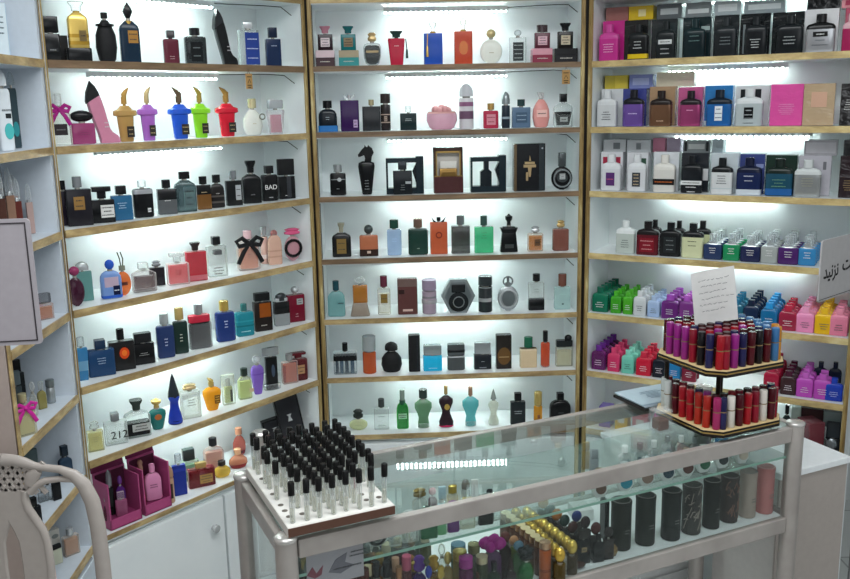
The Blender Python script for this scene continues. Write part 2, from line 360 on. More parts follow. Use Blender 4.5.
def carton(P, look, m, top='o:999999', dep=.06, face=None, marks=None, name='perfume_box', label=None, yaw=None, z=0, wrap=True):
    """a closed cardboard box; shrink wrap shows as a glossy film part"""
    w, h = P[4] * .955, P[5]; p = place(P); p.z += z
    t = thing(name, label or (look + ', ' + where(P)), 'box', p, YAW[P[0]] if yaw is None else yaw)
    MB().box(-w/2, w/2, -dep/2, dep/2, 0, h, .0012).build('carton', m, t, 0)
    if face:
        for i, (fm, cx, cz, fw, fh) in enumerate(face):
            MB().box(w*(cx-fw/2), w*(cx+fw/2), -dep/2-.0007, -dep/2+.0004, h*(cz-fh/2), h*(cz+fh/2)).build('printed_panel', fm, t, 0)
    if marks:
        mb = MB(); bars(mb, 0, h*marks[1], w*.6, h*.3, marks[2] if len(marks) > 2 else 3, -dep/2-.0008, hash(look) % 999 if False else len(look)); mb.build('printed_mark', marks[0], t, 0)
    return t
def rb(P, look, lo, hi, *ex, cap=None, **k):
    """flat lotion-style bottle: coloured lower body, shoulders and cap in a second colour"""
    NB[0] += 1
    w, h = P[4], P[5]; d = k.get('d', w*.46); t = thing(k.get('name', 'body_spray_bottle'), k.get('label') or look + ', ' + where(P), 'bottle', place(P), YAW[P[0]] if k.get('yaw') is None else k['yaw'], k.get('group'))
    zs = .6 if lo != hi else .56
    MB().loft([(0, .95), (.03, 1), (1, 1)], 7, w, d, 0, h*zs).build('body', lo, t)
    MB().loft([(0, 1), (.4, .99), (.72, .86), (.9, .56), (1, .42)], 6, w, d, h*zs, h*.78).build('shoulder', hi, t)
    MB().loft(SH['cyl'][0], 3, w*k.get('cw', .36), min(w*.4, d*.85), h*.775, h).build('cap', cap or hi, t)
    f = -d/2
    for e in ex:
        if e[0] == 'lab':
            _, m, cz, lw, lh, nb, bc = e
            mb = MB().box(-w*lw/2, w*lw/2, f-.0012, f+.0006, h*(cz-lh/2), h*(cz+lh/2)); mb.slot = 1; bars(mb, 0, h*cz, w*lw, h*lh, nb, f-.0012, NB[0]); mb.build('front_label', [m, bc], t, 0)
        elif e[0] == 'print':
            mb = MB(); bars(mb, 0, h*e[2], w*.6, h*.3, e[3], f-.0005, NB[0]); mb.build('printed_mark', e[1], t, 0)
        elif e[0] == 'band':
            MB().loft([(0, 1.012), (1, 1.012)], 7, w, d*1.02, h*e[2], h*e[3]).build('band', e[1], t)
    return t
# ================================================================== the room
struct(MB().box(-2.2, 2.6, -1.6, 3.9, -.05, 0), 'floor', tile_mat(), smooth=0)
struct(MB().box(-2.2, 2.6, -1.6, 3.9, 2.75, 2.8), 'ceiling', 't:f2f3f2', smooth=0)
struct(MB().box(-2.2, 2.6, 3.7, 3.75, 0, 2.75), 'wall_back', 't:d5dada', smooth=0)
struct(MB().box(-1.95, -1.9, -1.6, 3.9, 0, 2.75), 'wall_left', 't:cfc8c4', smooth=0)
struct(MB().box(2.2, 2.25, -1.6, 3.9, 0, 2.75), 'wall_right', 't:d5d6d6', smooth=0)
struct(MB().box(-2.2, 2.6, -1.6, -1.55, 0, 2.75), 'wall_front', 't:3c3c3e', smooth=0)
# dark joints between the shelf units
for i, c in enumerate(('A', 'B')):
    x, y = CORNER[c]
    struct(MB().box(x-.02, x+.02, y+.008, y+.03, 0, 2.55), 'trim_%d' % (i+1), 't:1a130c', smooth=0)

# ================================================================== shelf units
def unit(key, name, label, ks, ztop, trims, spans, lpost=.014, rpost=.014, cut=.006, post=GOLDV, depth=.21, base=None, side=.014, sidem=None, pd=.005, wm=WHITE):
    o, d, n, a = frame(key); ln = LEN[key]
    t = thing(name, label, 'shelving unit', o, a)
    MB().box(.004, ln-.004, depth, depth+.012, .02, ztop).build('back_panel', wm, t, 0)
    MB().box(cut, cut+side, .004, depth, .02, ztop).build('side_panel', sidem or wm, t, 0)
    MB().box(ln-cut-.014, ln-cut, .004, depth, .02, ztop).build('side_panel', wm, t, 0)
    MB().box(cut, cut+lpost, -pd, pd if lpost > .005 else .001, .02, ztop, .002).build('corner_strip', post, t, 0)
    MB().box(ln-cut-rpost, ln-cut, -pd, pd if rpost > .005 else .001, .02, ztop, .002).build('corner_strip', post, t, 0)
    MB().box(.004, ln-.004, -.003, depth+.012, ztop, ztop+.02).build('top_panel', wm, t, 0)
    x0, x1 = cut+side, ln-cut-.014
    for k, z in ks:
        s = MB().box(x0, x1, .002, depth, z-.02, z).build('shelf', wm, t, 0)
        MB().box(x0-.001 if key != 'F' else x0, x1+.001, -.004, .002, z-(.0165 if key == 'C' else .019 if k < 7 or key != 'L' else .012), z+.0006).build('edge_band', trims[(k-1) % len(trims)], s, 0)
        if spans:
            q0, q1 = spans[k % len(spans)]
            dz, yo = (.0345 if k < 3 else .024), (.045 if key == 'R' else 0)
            lm = MB().box(x0+(x1-x0)*q0, x0+(x1-x0)*q1, .129+yo, .139+yo, z-dz-.005, z-dz); lm.slot = 1; lm.box(x0+(x1-x0)*q0-.004, x0+(x1-x0)*q1+.004, .127+yo, .141+yo, z-dz, z-.0185)
            lm.build('light_strip', [LEDR if key == 'R' else LEDM, 't:e4e8e8'], s, 0)
            if key != 'R': MB().tube([(x0+(x1-x0)*q1, .138+yo, z-.024), (x1-.07, .1, z-.0215), (x1-.03, .06, z-.026), (x1-.004, .04, z-.052)], .0014, 5).build('power_lead', 't:20201f', s)
    if base:
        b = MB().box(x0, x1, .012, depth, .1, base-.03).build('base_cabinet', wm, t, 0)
        MB().box(x0, x1, .03, depth, .02, .1).build('plinth', 't:b9bcbb', b, 0)
        m = (x0+x1)/2
        for q0, q1, kx in ((x0, m-.002, m-.05), (m+.002, x1, x1-.05)):
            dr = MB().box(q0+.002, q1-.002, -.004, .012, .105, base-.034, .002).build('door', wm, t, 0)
            k = MB().loft([(0, .6), (.4, .6), (.55, 1), (.9, 1), (1, .8)], 2, .026, .026, 0, .022).build('knob', 'm:c8cacb', dr)
            k.rotation_euler.x = PI/2; k.location = (kx, -.004, base-.12)
    return t
zz = lambda u, n0, n1: [(k, ZK[(u, k)]) for k in range(n0, n1)]
unit('C', 'shelf_unit', 'white lit shelf unit in the middle, brown edged shelves facing the counter', [(0, Z0)] + zz('C', 1, 8), 2.5, [WOOD, WOOD, WOOD, WOOD, GOLD, GOLD, GOLD], [(.27, .74)], base=ZK[('C', 7)])
unit('L', 'shelf_unit', 'white lit shelf unit angled on the left with cabinet doors below', [(0, Z0)] + zz('L', 1, 8), 2.5, [WOOD, GOLD, GOLD, GOLD, GOLD, GOLD, GOLD], [(.22, .72)], lpost=.004, base=ZK[('L', 7)], cut=.003, side=.006, pd=.0035)
unit('R', 'shelf_unit', 'white lit shelf unit angled on the right, stocked with boxes and bottles', [(0, Z0)] + zz('R', 1, 8), 2.5, [PALE], [(.28, .8), (.25, .7)], base=ZK[('R', 7)])
unit('F', 'shelf_unit', 'narrow white shelf unit end-on at the far left edge', zz('F', 1, 8), 2.5, [GOLD], None, lpost=.018, rpost=.0015, cut=.002, post=GOLD, sidem='t:b3a49d', pd=.002, wm=M('t:c6cfd8'), base=ZK[('F', 7)])  # blue-grey wm puts this unlit unit's shade into its white laminate colour

# ================================================================== glass counter
KO, KD, KN, KA = frame('K'); KL, KW = LEN['K'], KDEP
T0 = ZK[('K', 'T')]; ZD = ZK[('K', 'D')]; ZM = ZK[('K', 'M')]
ct = thing('display_counter', 'glass display counter with grey aluminium posts and rails', 'counter', KO, KA)
for x, y in ((.006, .006), (KL-.006, .006), (.006, KW-.006), (KL-.006, KW-.006)):
    p = MB().loft([(0, 1), (1, 1)], 2, .044, .044, 0, T0+.002, x, y, 20).build('post', ALU, ct)
    MB().loft([(0, 1.05), (.5, 1.08), (.8, 1), (1, .8)], 2, .044, .044, T0+.002, T0+.012, x, y, 20).build('post_cap', 'm:c9c6c2', p)
for z1, hh in ((T0, .038), (ZD+.004, .04)):
    for x0, x1, y0, y1 in ((.028, KL-.028, -.006, .012), (.028, KL-.028, KW-.012, KW+.006), (-.006, .012, .028, KW-.028), (KL-.012, KL+.006, .028, KW-.028)):
        MB().box(x0, x1, y0, y1, z1-hh, z1, .002).build('rail', ALU, ct, 0)
MB().box(.014, KL-.014, .014, KW-.014, T0-.007, T0-.001).build('glass_top', PANE, ct, 0)
MB().box(.02, KL-.02, .002, .005, ZD+.004, T0-.038).build('front_glass', PANE, ct, 0)
for x in (.001, KL-.004): MB().box(x, x+.003, .02, KW-.02, ZD+.004, T0-.038).build('side_glass', PANE, ct, 0)
for x0, x1, y in ((.03, KL*.53, KW-.002), (KL*.48, KL-.03, KW-.008)): MB().box(x0, x1, y-.004, y, ZD+.004, T0-.038).build('sliding_glass', PANE, ct, 0)
MB().box(.02, KL-.02, .01, KW-.02, ZM-.006, ZM).build('glass_shelf', M('p:b9cfc8'), ct, 0)
MB().box(.02, KL-.02, .0088, .0098, ZM-.006, ZM).build('shelf_front_edge', 't:8fb5a6', ct, 0)
MB().box(.02, KL-.02, .008, KW-.012, ZD-.012, ZD).build('deck', WHITE, ct, 0)
MB().box(.02, KL-.02, .03, KW-.03, .06, .085).build('bottom_shelf', WHITE, ct, 0)
MB().loft([(0, 1), (1, 1)], 2, .03, .03, 0, ZD-.012, KL*.66, KW*.6, 16).build('middle_leg', ALU, ct)
# a separate post standing behind the vial tray
pp = thing('stand_post', 'free standing grey aluminium post with pale cap behind the vial tray', 'post', (XPOST[0], XPOST[1], 0))
MB().loft([(0, 1), (1, 1)], 2, .042, .042, .008, XPOST[2]-.01).build('pole', ALU, pp)
MB().loft([(0, 1.06), (.5, 1.08), (1, .85)], 2, .042, .042, XPOST[2]-.01, XPOST[2]).build('cap', 'm:c9c6c2', pp)
MB().loft([(0, 1), (.7, 1), (1, .9)], 2, .14, .14, 0, .008).build('base_plate', ALU, pp)
# white desk to the right
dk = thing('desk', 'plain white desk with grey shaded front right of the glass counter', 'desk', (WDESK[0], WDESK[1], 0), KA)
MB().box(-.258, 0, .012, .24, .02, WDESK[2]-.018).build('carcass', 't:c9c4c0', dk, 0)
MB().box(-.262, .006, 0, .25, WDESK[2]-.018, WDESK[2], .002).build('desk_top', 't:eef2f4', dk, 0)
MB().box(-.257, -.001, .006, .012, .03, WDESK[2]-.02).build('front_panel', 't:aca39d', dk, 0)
dw = thing('drawer_pedestal', 'low white drawer pedestal seen through right end of counter', 'drawers', KO + KD*1.2 + KN*.42, KA)
MB().box(0, .25, .01, .2, .02, .735).build('carcass', 't:d3d4d3', dw, 0)
MB().box(-.004, .254, 0, .204, .735, .75, .002).build('pedestal_top', 't:eef2f4', dw, 0)
for i in range(3):
    dr = MB().box(.004, .246, .002, .01, .54-.2*i, .73-.2*i, .002).build('drawer', 't:cfd0cf', dw, 0)
    MB().box(.11, .14, -.008, .003, .62-.2*i, .65-.2*i, .002).build('handle', 't:4a4a4a', dr, 0)

# ================================================================== plastic chair at the left
cx, cy, czr = CHAIR                                            # crest centre
ch = thing('plastic_chair', 'beige moulded plastic chair with pierced lattice back at left', 'chair', (cx, cy, 0))
K = .00196
def cp(x, y): return ((x-2)*K, 0, czr + (455-y)*K)               # offsets read off the right half of the back
def both(mb, pts, r, flat=1.0, seg=10):
    for s in (1, -1): mb.tube([(s*p[0], p[1], p[2]) for p in pts], r, seg, flat=flat)
CM = 'o:aaa29c'
fr = MB(); both(fr, [cp(92, 800), cp(94, 640), cp(94, 575), cp(93, 535), cp(90, 508), cp(83, 489), cp(73, 478), cp(60, 472), cp(46, 470), cp(34, 468), cp(24, 464), cp(14, 461), cp(2, 460)], [.0165]*4+[.0165, .0155, .012, .0085, .008, .009, .0115, .0125, .0135], .8)
fr.build('back_frame', CM, ch)
for sx in (1, -1):
    fl_ = lambda q: (sx*q[0], q[1], q[2])
    MB().tube([fl_(q) for q in (cp(84, 490), cp(72, 483.5), cp(58, 482.5), cp(44, 484), cp(33, 489), cp(26, 497))], [.009, .0065, .0065, .0075, .0085, .009], 10, flat=.9).build('lower_crest_rail', CM, ch)
    MB().tube([fl_(q) for q in (cp(37, 472), cp(31, 478), cp(27, 488))], [.011, .015, .012], 10, flat=.7).build('crest_panel', CM, ch)
la = MB()
for i in range(-3, 4):
    a, b = cp(2 + i*9.5 - 13, 464), cp(2 + i*9.5 + 13, 498)
    la.tube([a, ((a[0]+b[0])/2, 0, (a[2]+b[2])/2), b], .0062, 6, flat=.5); la.tube([(-a[0], 0, a[2]), (-b[0], 0, b[2])], .0062, 6, flat=.5)
la.build('lattice', CM, ch)
sp = MB()
OUT = [(21, 494), (20, 504), (22, 514), (28, 526), (35, 539), (38, 552), (39, 580), (36, 620), (30, 690), (26, 795)]
INN_ = [(0, 494), (0, 504), (0, 514), (1, 526), (7, 539), (11, 552), (12, 580), (11, 620), (3, 690), (0, 795)]
both(sp, [cp(x, y) for x, y in OUT], .009, .9)
both(sp, [cp(x+1, y) for x, y in INN_[3:9]], .006, .9)
for q in (1, -1):
    vs = [(q*(x-2 if x > 1 else 0)*K, yy, czr + (455-y)*K) for yy in (-.006, .006) for L_ in (OUT, INN_) for x, y in L_]
    n_ = len(OUT); fs = []
    for i in range(n_-1):
        fs += [(i, i+1, n_+i+1, n_+i), (2*n_+i, 3*n_+i, 3*n_+i+1, 2*n_+i+1)]
    sp.add(vs, fs)
sp.build('splat', CM, ch)
zs = czr + (455-790)*K
MB().loft([(0, .94), (.3, 1), (.8, 1), (1, .93)], 5, .44, .42, zs-.03, zs, 0, -.2).build('seat', CM, ch)
for sx in (-1, 1):
    MB().tube([(sx*.17, 0, zs-.01), (sx*.185, .05, 0)], [.02, .015], 10).build('leg', CM, ch)
    MB().tube([(sx*.18, -.36, zs-.02), (sx*.19, -.38, 0)], [.022, .016], 10).build('leg', CM, ch)

# ================================================================== signs, notes
def rrect(w, h, r, n=5):
    p = []
    for cx_, cz_, a0 in ((w/2-r, h/2-r, 0), (-w/2+r, h/2-r, 90), (-w/2+r, -h/2+r, 180), (w/2-r, -h/2+r, 270)):
        for i in range(n+1):
            a = math.radians(a0 + 90*i/n); p.append((cx_+r*math.cos(a), cz_+r*math.sin(a)))
    return p
# right hand sign, fixed to the shelf edge of the right unit by a clip
sg = thing('do_not_touch_sign', 'grey plastic sign with bold black Persian lettering at right edge of shelves', 'sign', SIGN[0:3], math.radians(41))
q = MB().prism(rrect(.38, .158, .008), -.002, .002).build('sign_plate', 't:a9a7a8', sg, 0); q.location.x = .19
text('\ufeaa\ufbff\ufee7\ufeb0\ufee7', 't:0c0c0c', .048, sg, (.06, -.0024, -.006), name='lettering', sx=.95)
text('\ufe96\ufeb3\ufea9', 't:0c0c0c', .048, sg, (.182, -.0024, .002), name='lettering', sx=1.05)
MB().box(0.004, .376, -.0026, -.0018, -.0745, -.073).build('border_line', 't:232323', sg, 0)
MB().tube([(.36, .008, .03), (.36, .008, .012 - SIGN[2])], .006, 10).build('stand_pole', 'm:9a9a9c', sg)
q = MB().loft([(0, 1), (.7, 1), (1, .9)], 2, .13, .13, 0, .012).build('stand_foot', 'm:9a9a9c', sg); q.location = (.36, .008, -SIGN[2])
# back of a sign at the left edge
sb = thing('sign_panel', 'blank lilac grey sign panel with thin dark border at left edge', 'sign', SIGNB[0:3], math.radians(8))
MB().prism(rrect(.26, .243, .008), -.002, .002).build('sign_plate', 't:a9a3a9', sb, 0)
bl = MB()
for x0, x1, z0, z1 in ((-.122, .122, .112, .1145), (-.122, .122, -.1145, -.112), (.1195, .122, -.1145, .1145), (-.122, -.1195, -.1145, .1145)): bl.box(x0, x1, -.0028, -.0016, z0, z1)
bl.build('border_line', 't:3a363a', sb, 0)
MB().box(-.13, -.1, .002, .03, -.02, .02).build('clip', 'o:c9ccce', sb, 0)
# small brown tags hanging below the top shelves
for u, uu, zt, nm in (('L', TAGL, .0, 'left'), ('C', TAGC, .0, 'middle')):
    o, d, n, a = frame(u); p = o + d*uu - n*.006; p.z = ZK[(u, 1)] - .024
    t = thing('hanging_tag', 'small brown square tag hanging under top shelf of %s unit' % nm, 'tag', p, a)
    MB().box(-.013, .013, -.001, .001, -.046, -.001, .0005).build('card', 't:b08a55', t, 0)
    mb = MB().box(-.009, .009, -.0016, -.0009, -.012, -.009); mb.tube([(-.006, -.0013, -.029), (0, -.0013, -.018), (.006, -.0013, -.029)], .0012, 5); mb.box(-.008, .008, -.0016, -.0009, -.037, -.034); mb.box(-.006, .006, -.0016, -.0009, -.043, -.04)
    mb.build('printed_mark', 't:3a2a14', t, 0)
    MB().tube([(-.004, .0005, -.002), (0, .0012, 0.012), (.004, .0005, -.002)], .0008, 5).build('string', 't:5a4a30', t)

# ================================================================== vial tray on the counter
tr = thing('vial_tray', 'white wooden tray with brown front edge on left end of counter', 'tray', KO + KD*.007 + KN*(-.012) + Vector((0, 0, T0+.013)), KA)
TW, TD, TH = .222, .33, .02
MB().box(0, TW, 0, TD, 0, TH, .001).build('tray_block', 't:d9d6d0', tr, 0)
MB().box(0, TW, -.0012, .0003, .001, TH-.001).build('front_edge', 't:5d4034', tr, 0)
MB().box(.002, TW-.002, .004, TD-.002, TH-.0002, TH+.0006).build('top_sheet', 't:e3e1dc', tr, 0)
VP = []
def vial(label, liq):
    t = thing('sample_vial', label, 'vial', (0, 0, 0), KA, 'sample vials in the tray')
    MB().loft([(0, .7), (.05, 1), (.95, 1), (1, .7)], 2, .0108, .0108, 0, .06, seg=10).build('glass_tube', 'c:dfe6e4', t)
    if liq: MB().loft([(0, .7), (.1, 1), (1, 1)], 2, .008, .008, .003, .03, seg=8).build('liquid', liq, t)
    MB().loft([(0, 1), (.94, 1), (1, .86)], 2, .0132, .0132, .058, .085, seg=12).build('cap', 'o:141414', t)
    MB().tube([(0, 0, .006), (0, 0, .058)], .001, 5).build('dip_tube', 't:c9c9c5', t)
    return t
EMPTY = ((1, 0), (2, 0), (3, 0), (5, 0), (1, 6), (2, 6), (1, 1), (8, 0), (1, 7))
v0 = vial('clear glass sample vial with glossy black cap standing in white tray', 'c:e8e6cf')
used = [0]
rr = random.Random(3)
for j in range(11):
    for i in range(8):
        if (j, i) in EMPTY: continue
        p = tr.location + KD*(.016 + i*.0272 + rr.uniform(-.002, .002)) + KN*(.018 + j*.029 + rr.uniform(-.002, .002)); p.z += TH
        if (j, i) == (3, 6): t = vial('sample vial half full of pink liquid near right side of tray', 'g:d98a92')
        elif (j, i) == (4, 1): t = vial('sample vial with yellow liquid near left side of tray', 'g:c9bb52')
        else: t = v0 if not used[0] else copy_tree(v0); used[0] += 1
        t.location = p; t.rotation_euler = (rr.uniform(-.03, .03), rr.uniform(-.03, .03), KA)
# empty holes
for j, i in EMPTY: MB().loft([(0, 1), (1, 1)], 2, .012, .012, TH+.0007, TH+.0012, .016+i*.0272, .018+j*.029, 12).build('empty_hole', 't:6b665f', tr, 0)

# ================================================================== two tier lip gloss rack
RX, RY = 1.066, -.002
RW, RD = .246, .238
rk = thing('lip_gloss_rack', 'two tier clear rack with gold and black rims on right of counter', 'rack', KO + KD*RX + KN*RY + Vector((0, 0, T0+.02)), KA)
def octo(c=.032, e=0): return [(c, -e), (RW-c, -e), (RW+e, c), (RW+e, RD-c), (RW-c, RD+e), (c, RD+e), (-e, RD-c), (-e, c)]
def plate(mb, z0, z1, e): 
    o = octo(e=e); return mb.add([(x, y, z) for z in (z0, z1) for x, y in o], [tuple(range(7, -1, -1)), tuple(range(8, 16))] + [(i, (i+1) % 8, 8+(i+1) % 8, 8+i) for i in range(8)])
ZT2 = .152
for z0 in (0, ZT2):
    q = plate(MB(), z0, z0+.008, 0).build('tier_plate', 't:b3a382', rk, 0)
    plate(MB(), z0+.0005, z0+.0065, .002).build('gold_rim', 'm:b8985a', q, 0)
    plate(MB(), z0-.006, z0+.0005, .003).build('black_rim', 'o:17120e', q, 0)
    plate(MB(), z0+.0045, z0+.0088, .003).build('black_rim', 'o:17120e', q, 0)
    plate(MB(), z0+.0088, z0+.0096, .0012).build('gold_rim', 't:c9b183', q, 0)
for x, y in ((RW/2, RD/2), (.03, RD-.03), (RW-.03, RD-.03)): MB().loft([(0, 1), (1, 1)], 2, .012, .012, .006, ZT2-.004, x, y, 12).build('support_rod', 'o:241c14', rk)
for x, y in ((.04, .04), (RW-.04, .04), (.04, RD-.04), (RW-.04, RD-.04)): MB().loft([(0, 1), (1, 1)], 2, .016, .016, -.0195, -.005, x, y, 12).build('foot', 'o:17120e', rk)
def gloss(label, c, capc, group, hh=.082):
    t = thing('lip_gloss_tube', label, 'lip gloss', (0, 0, 0), KA, group)
    MB().loft([(0, .92), (.03, 1), (1, 1)], 2, .0192, .0192, 0, hh*.56, seg=12).build('tube', c, t)
    MB().loft([(0, .98), (.94, 1), (1, .88)], 2, .0196, .0196, hh*.56, hh, seg=12).build('cap', capc, t)
    MB().loft([(0, 1), (1, 1)], 2, .0199, .0199, hh*.545, hh*.575, seg=12).build('ring', 'm:a98a62', t)
    return t
GC = {'dark red': ('o:4c0c18', 'o:3e0912'), 'magenta': ('o:8a2276', 'o:7e1c6c'), 'crimson': ('o:8a1028', 'o:700c20'), 'black': ('o:161115', 'o:100d10'), 'navy': ('o:22214f', 'o:1b193f'), 'bright red': ('o:a01420', 'o:8a101c'),
      'blue': ('o:3f6f9e', 'o:33618f'), 'amber': ('o:c08428', 'o:b07420'), 'white': ('o:d6cfc6', 'o:cfc8c0'), 'silver': ('o:c2c6c4', 'o:b9bdbb'), 'pink': ('o:a02c60', 'o:8e2454'), 'brown': ('o:3e1a18', 'o:301414'), 'orange red': ('o:a82a1c', 'o:8e2018')}
PG = {}
def put(tier, c, x, y):
    k = (tier, c); zt = .0102 + (ZT2 if tier == 'upper' else 0)
    if k not in PG: PG[k] = t = gloss('%s lip gloss tube standing in %s tier of the rack' % (c, tier), *GC[c], '%s lip gloss in %s tier' % (c, tier), .079 if tier == 'lower' else .083)
    else: t = copy_tree(PG[k])
    t.location = rk.location + KD*x + KN*y + Vector((0, 0, zt)); t.rotation_euler = (rr.uniform(-.02, .02), rr.uniform(-.02, .02), KA + rr.uniform(-1, 1))
FRU = ['bright red', 'crimson', 'magenta', 'navy', 'dark red', 'black', 'dark red', 'blue', 'amber']
LEU = [None, 'navy', 'black', 'crimson', 'magenta', 'magenta', 'magenta', 'dark red']
INN = ['dark red', 'crimson', 'brown', 'dark red', 'bright red', 'navy', 'crimson', 'magenta', 'brown']
for j in range(8):
    for i in range(9):
        c = FRU[i] if j == 0 else LEU[j] if i == 0 else ('amber' if i == 8 and j < 2 else 'blue' if i == 8 or (i == 7 and j < 3) else INN[(i*3 + j*5) % 9])
        x, y = .018 + i*.0262, .016 + j*.0285
        if j == 0 and i == 0: x, y = .03, .022
        if j == 0 and i == 8: x, y = .216, .022
        if j == 7 and i in (0, 8): x, y = (.03 if i == 0 else .216), .212
        put('upper', c, x, y)
FRL = ['pink', 'navy', 'white', 'dark red', 'bright red', 'crimson', 'white', 'dark red', 'crimson']
LEL = [None, 'orange red', 'orange red', 'bright red', 'bright red', 'dark red', 'silver', 'silver']
for j in range(8):
    for i in range(9):
        if j > 1 and i > 1: continue
        c = FRL[i] if j == 0 else LEL[j] if i == 0 else INN[(i*2 + j*7) % 9]
        x, y = .018 + i*.0262, .016 + j*.0285
        if j == 0 and i == 0: x, y = .03, .022
        if j == 0 and i == 8: x, y = .216, .022
        if j == 7 and i == 0: x, y = .03, .212
        put('lower', c, x, y)
# handwritten note stuck in the rack
nt_ = thing('paper_note', 'white handwritten paper note standing up in the lip gloss rack', 'note', NOTE, math.radians(12)); nt_.rotation_euler.y = math.radians(-7)
nb = MB(); N = 8
for i in range(N+1):
    x = -.06 + .12*i/N; y = .006*math.sin(i/N*PI)
    nb.v += [(x, y, -.07), (x, y + .004, .07)]
nb.f = [(2*i, 2*i+2, 2*i+3, 2*i+1) for i in range(N)]; nb.m = [0]*N
nb.build('paper', 't:d7d6d4', nt_)
sc_ = MB()
for r in range(6):
    x = -.044 + .006*(r % 2); z = .048 - r*.016
    while x < .042 - .01*(r % 3):
        L_ = rr.uniform(.005, .013)
        sc_.tube([(x, -.0012, z), (x+L_*.4, -.0012, z+rr.uniform(-.002, .003)), (x+L_, -.0012, z+rr.uniform(-.002, .002))], .0006, 4); x += L_ + rr.uniform(.002, .006)
o_ = sc_.build('handwriting', 't:5a5a62', nt_, 0); o_.location.y = -.001
# papers and clear box left of the rack
pl = thing('price_sheets', 'stack of pale printed sheets on a dark tray behind left of the rack', 'papers', KO + KD*1.075 + KN*.262 + Vector((0, 0, T0+.004)), KA)
for i in range(4): MB().box(-.002*i, .17-.003*i, .002*i, .125+.001*i, .008+.002*i, .0095+.002*i).build('sheet', ['t:a9bcc8', 't:c9d2d8', 't:9fb6c6', 't:b4c6d0'][i], pl, 0)
MB().box(-.006, .185, -.004, .132, 0, .007).build('tray', 'o:2a2624', pl, 0)
sm = MB(); bars(sm, .0, 0, .08, .06, 6, 0, 5); o_ = sm.build('print', 't:7c93a5', pl, 0); o_.rotation_euler.x = -PI/2; o_.location = (.08, .065, .0163)
cb = thing('clear_box', 'small clear plastic box of brown testers at left of rack base', 'box', KO + KD*1.005 + KN*.12 + Vector((0, 0, T0)), KA)
MB().box(0, .042, 0, .042, 0, .052, .002).build('box', 'p:d9dede', cb, 0)
MB().box(-.001, .043, -.001, .043, .05, .056, .002).build('lid', 'p:eef2f2', cb, 0)
MB().box(.005, .037, .005, .037, .003, .03, .003).build('testers', 't:5d4238', cb, 0)
# card inside the counter, lower left
cd = thing('promo_card', 'grey printed card taped inside front glass at left end of counter', 'card', KO + KD*.045 + KN*.0068 + Vector((0, 0, T0-.115)), KA)
MB().box(0, .12, 0, .001, 0, .074).build('card', 't:a39ca3', cd, 0)
MB().prism([(.045, .026), (.06, .05), (.085, .06), (.08, .04), (.1, .03), (.07, .018)], -.001, .0004).build('grey_picture', 't:6f6a74', cd, 0)
q = MB(); bars(q, .085, .03, .1, .012, 1, -.001, 4); bars(q, .11, .055, .05, .02, 2, -.001, 9); q.build('printed_mark', 't:2f2b30', cd, 0)
q = MB(); q.prism([(.0, .03), (.012, .046), (.02, .03), (.034, .045), (.03, .025), (.016, .02)], -.001, .0004); q.build('pink_motif', 't:7d3f4d', cd, 0)

# ================================================================== left unit
K0, K1, K2 = 'o:0f1113', 't:131416', 'o:1d2023'          # blacks
GD, SV = 'm:c2a052', 'm:c4c8ca'                           # gold, silver
CL = 'c:cfdcdb'
bt(('L', 1, 0.0546, 0.055, 0.0416, 0.1083), 'black square bottle with big black cube cap', ('box', K0), ('cube', K0, .36, .95), ('lab', K2, .05, .4, .6, .14, 1, 't:8a8a8a'), d=.03)
bt(('L', 1, 0.1043, 0.09, 0.03, 0.0664), 'short plain black box behind black square bottle', ('box', K1), None, name='perfume_box', cat='box')
bt(('L', 1, 0.1281, 0.055, 0.0623, 0.0329), 'black oblong plinth under gold ribbed bottle', ('wide', K0), None, name='plinth', cat='plinth', d=.06)
bt(('L', 1, 0.1331, 0.055, 0.0499, 0.1169, 0.033), 'gold ribbed bottle with clear crystal stopper', ('sh', 'm:d2b460'), ('flare', 'c:e6ece6', .2, .8), ('x', 'collar', 'cyl', GD, 0, .62, .8, .34, .6), ('band', 'm:a98530', .1, .2), ('band', 'm:a98530', .3, .4), ('lab', 't:6b5a35', .2, .35, .35, .3, 1))
bt(('L', 1, 0.2128, 0.055, 0.0547, 0.1278), 'black flask with narrow screw neck', ('egg', K1), ('cyl', K1, .12, .32), ('x', 'shoulder_ring', 'cyl', K0, 0, .72, .77, .86, 1.1))
bt(('L', 1, 0.2856, 0.055, 0.0518, 0.1582), 'dark navy bottle with spade shaped black stopper', ('sh', 'o:14283a'), ('spade', K0, .27, .5), ('x', 'collar', 'cyl', GD, 0, .6, .7, .42, .8), ('lab', 'm:b98a4a', .15, .62, .5, .3, 2))
bt(('L', 1, 0.4198, 0.055, 0.0429, 0.0917), 'burgundy slim bottle with dark cap', ('rbox', 'o:5b2230'), ('cube', 'o:2c2a2c', .22, .5), ('print', 't:a98a8c', .25, 2, .5), neck='m:55484a')
bt(('L', 1, 0.5054, 0.055, 0.0617, 0.1028), 'dark faceted bottle with ridged black cap', ('rbox', 'g:20282a'), ('cyl', K0, .2, .48), ('lab', 'o:101416', 0, .45, .55, .7, 2, 't:6d7678'))
st = [(.16, 1), (.3, .92), (.4, .82), (.48, .72), (.56, .56), (.62, .4), (.7, .22), (.8, .14), (1, .07), (1, 0), (.36, 0), (.3, .14), (.19, .32), (.07, .52), (.0, .68), (.03, .82)]
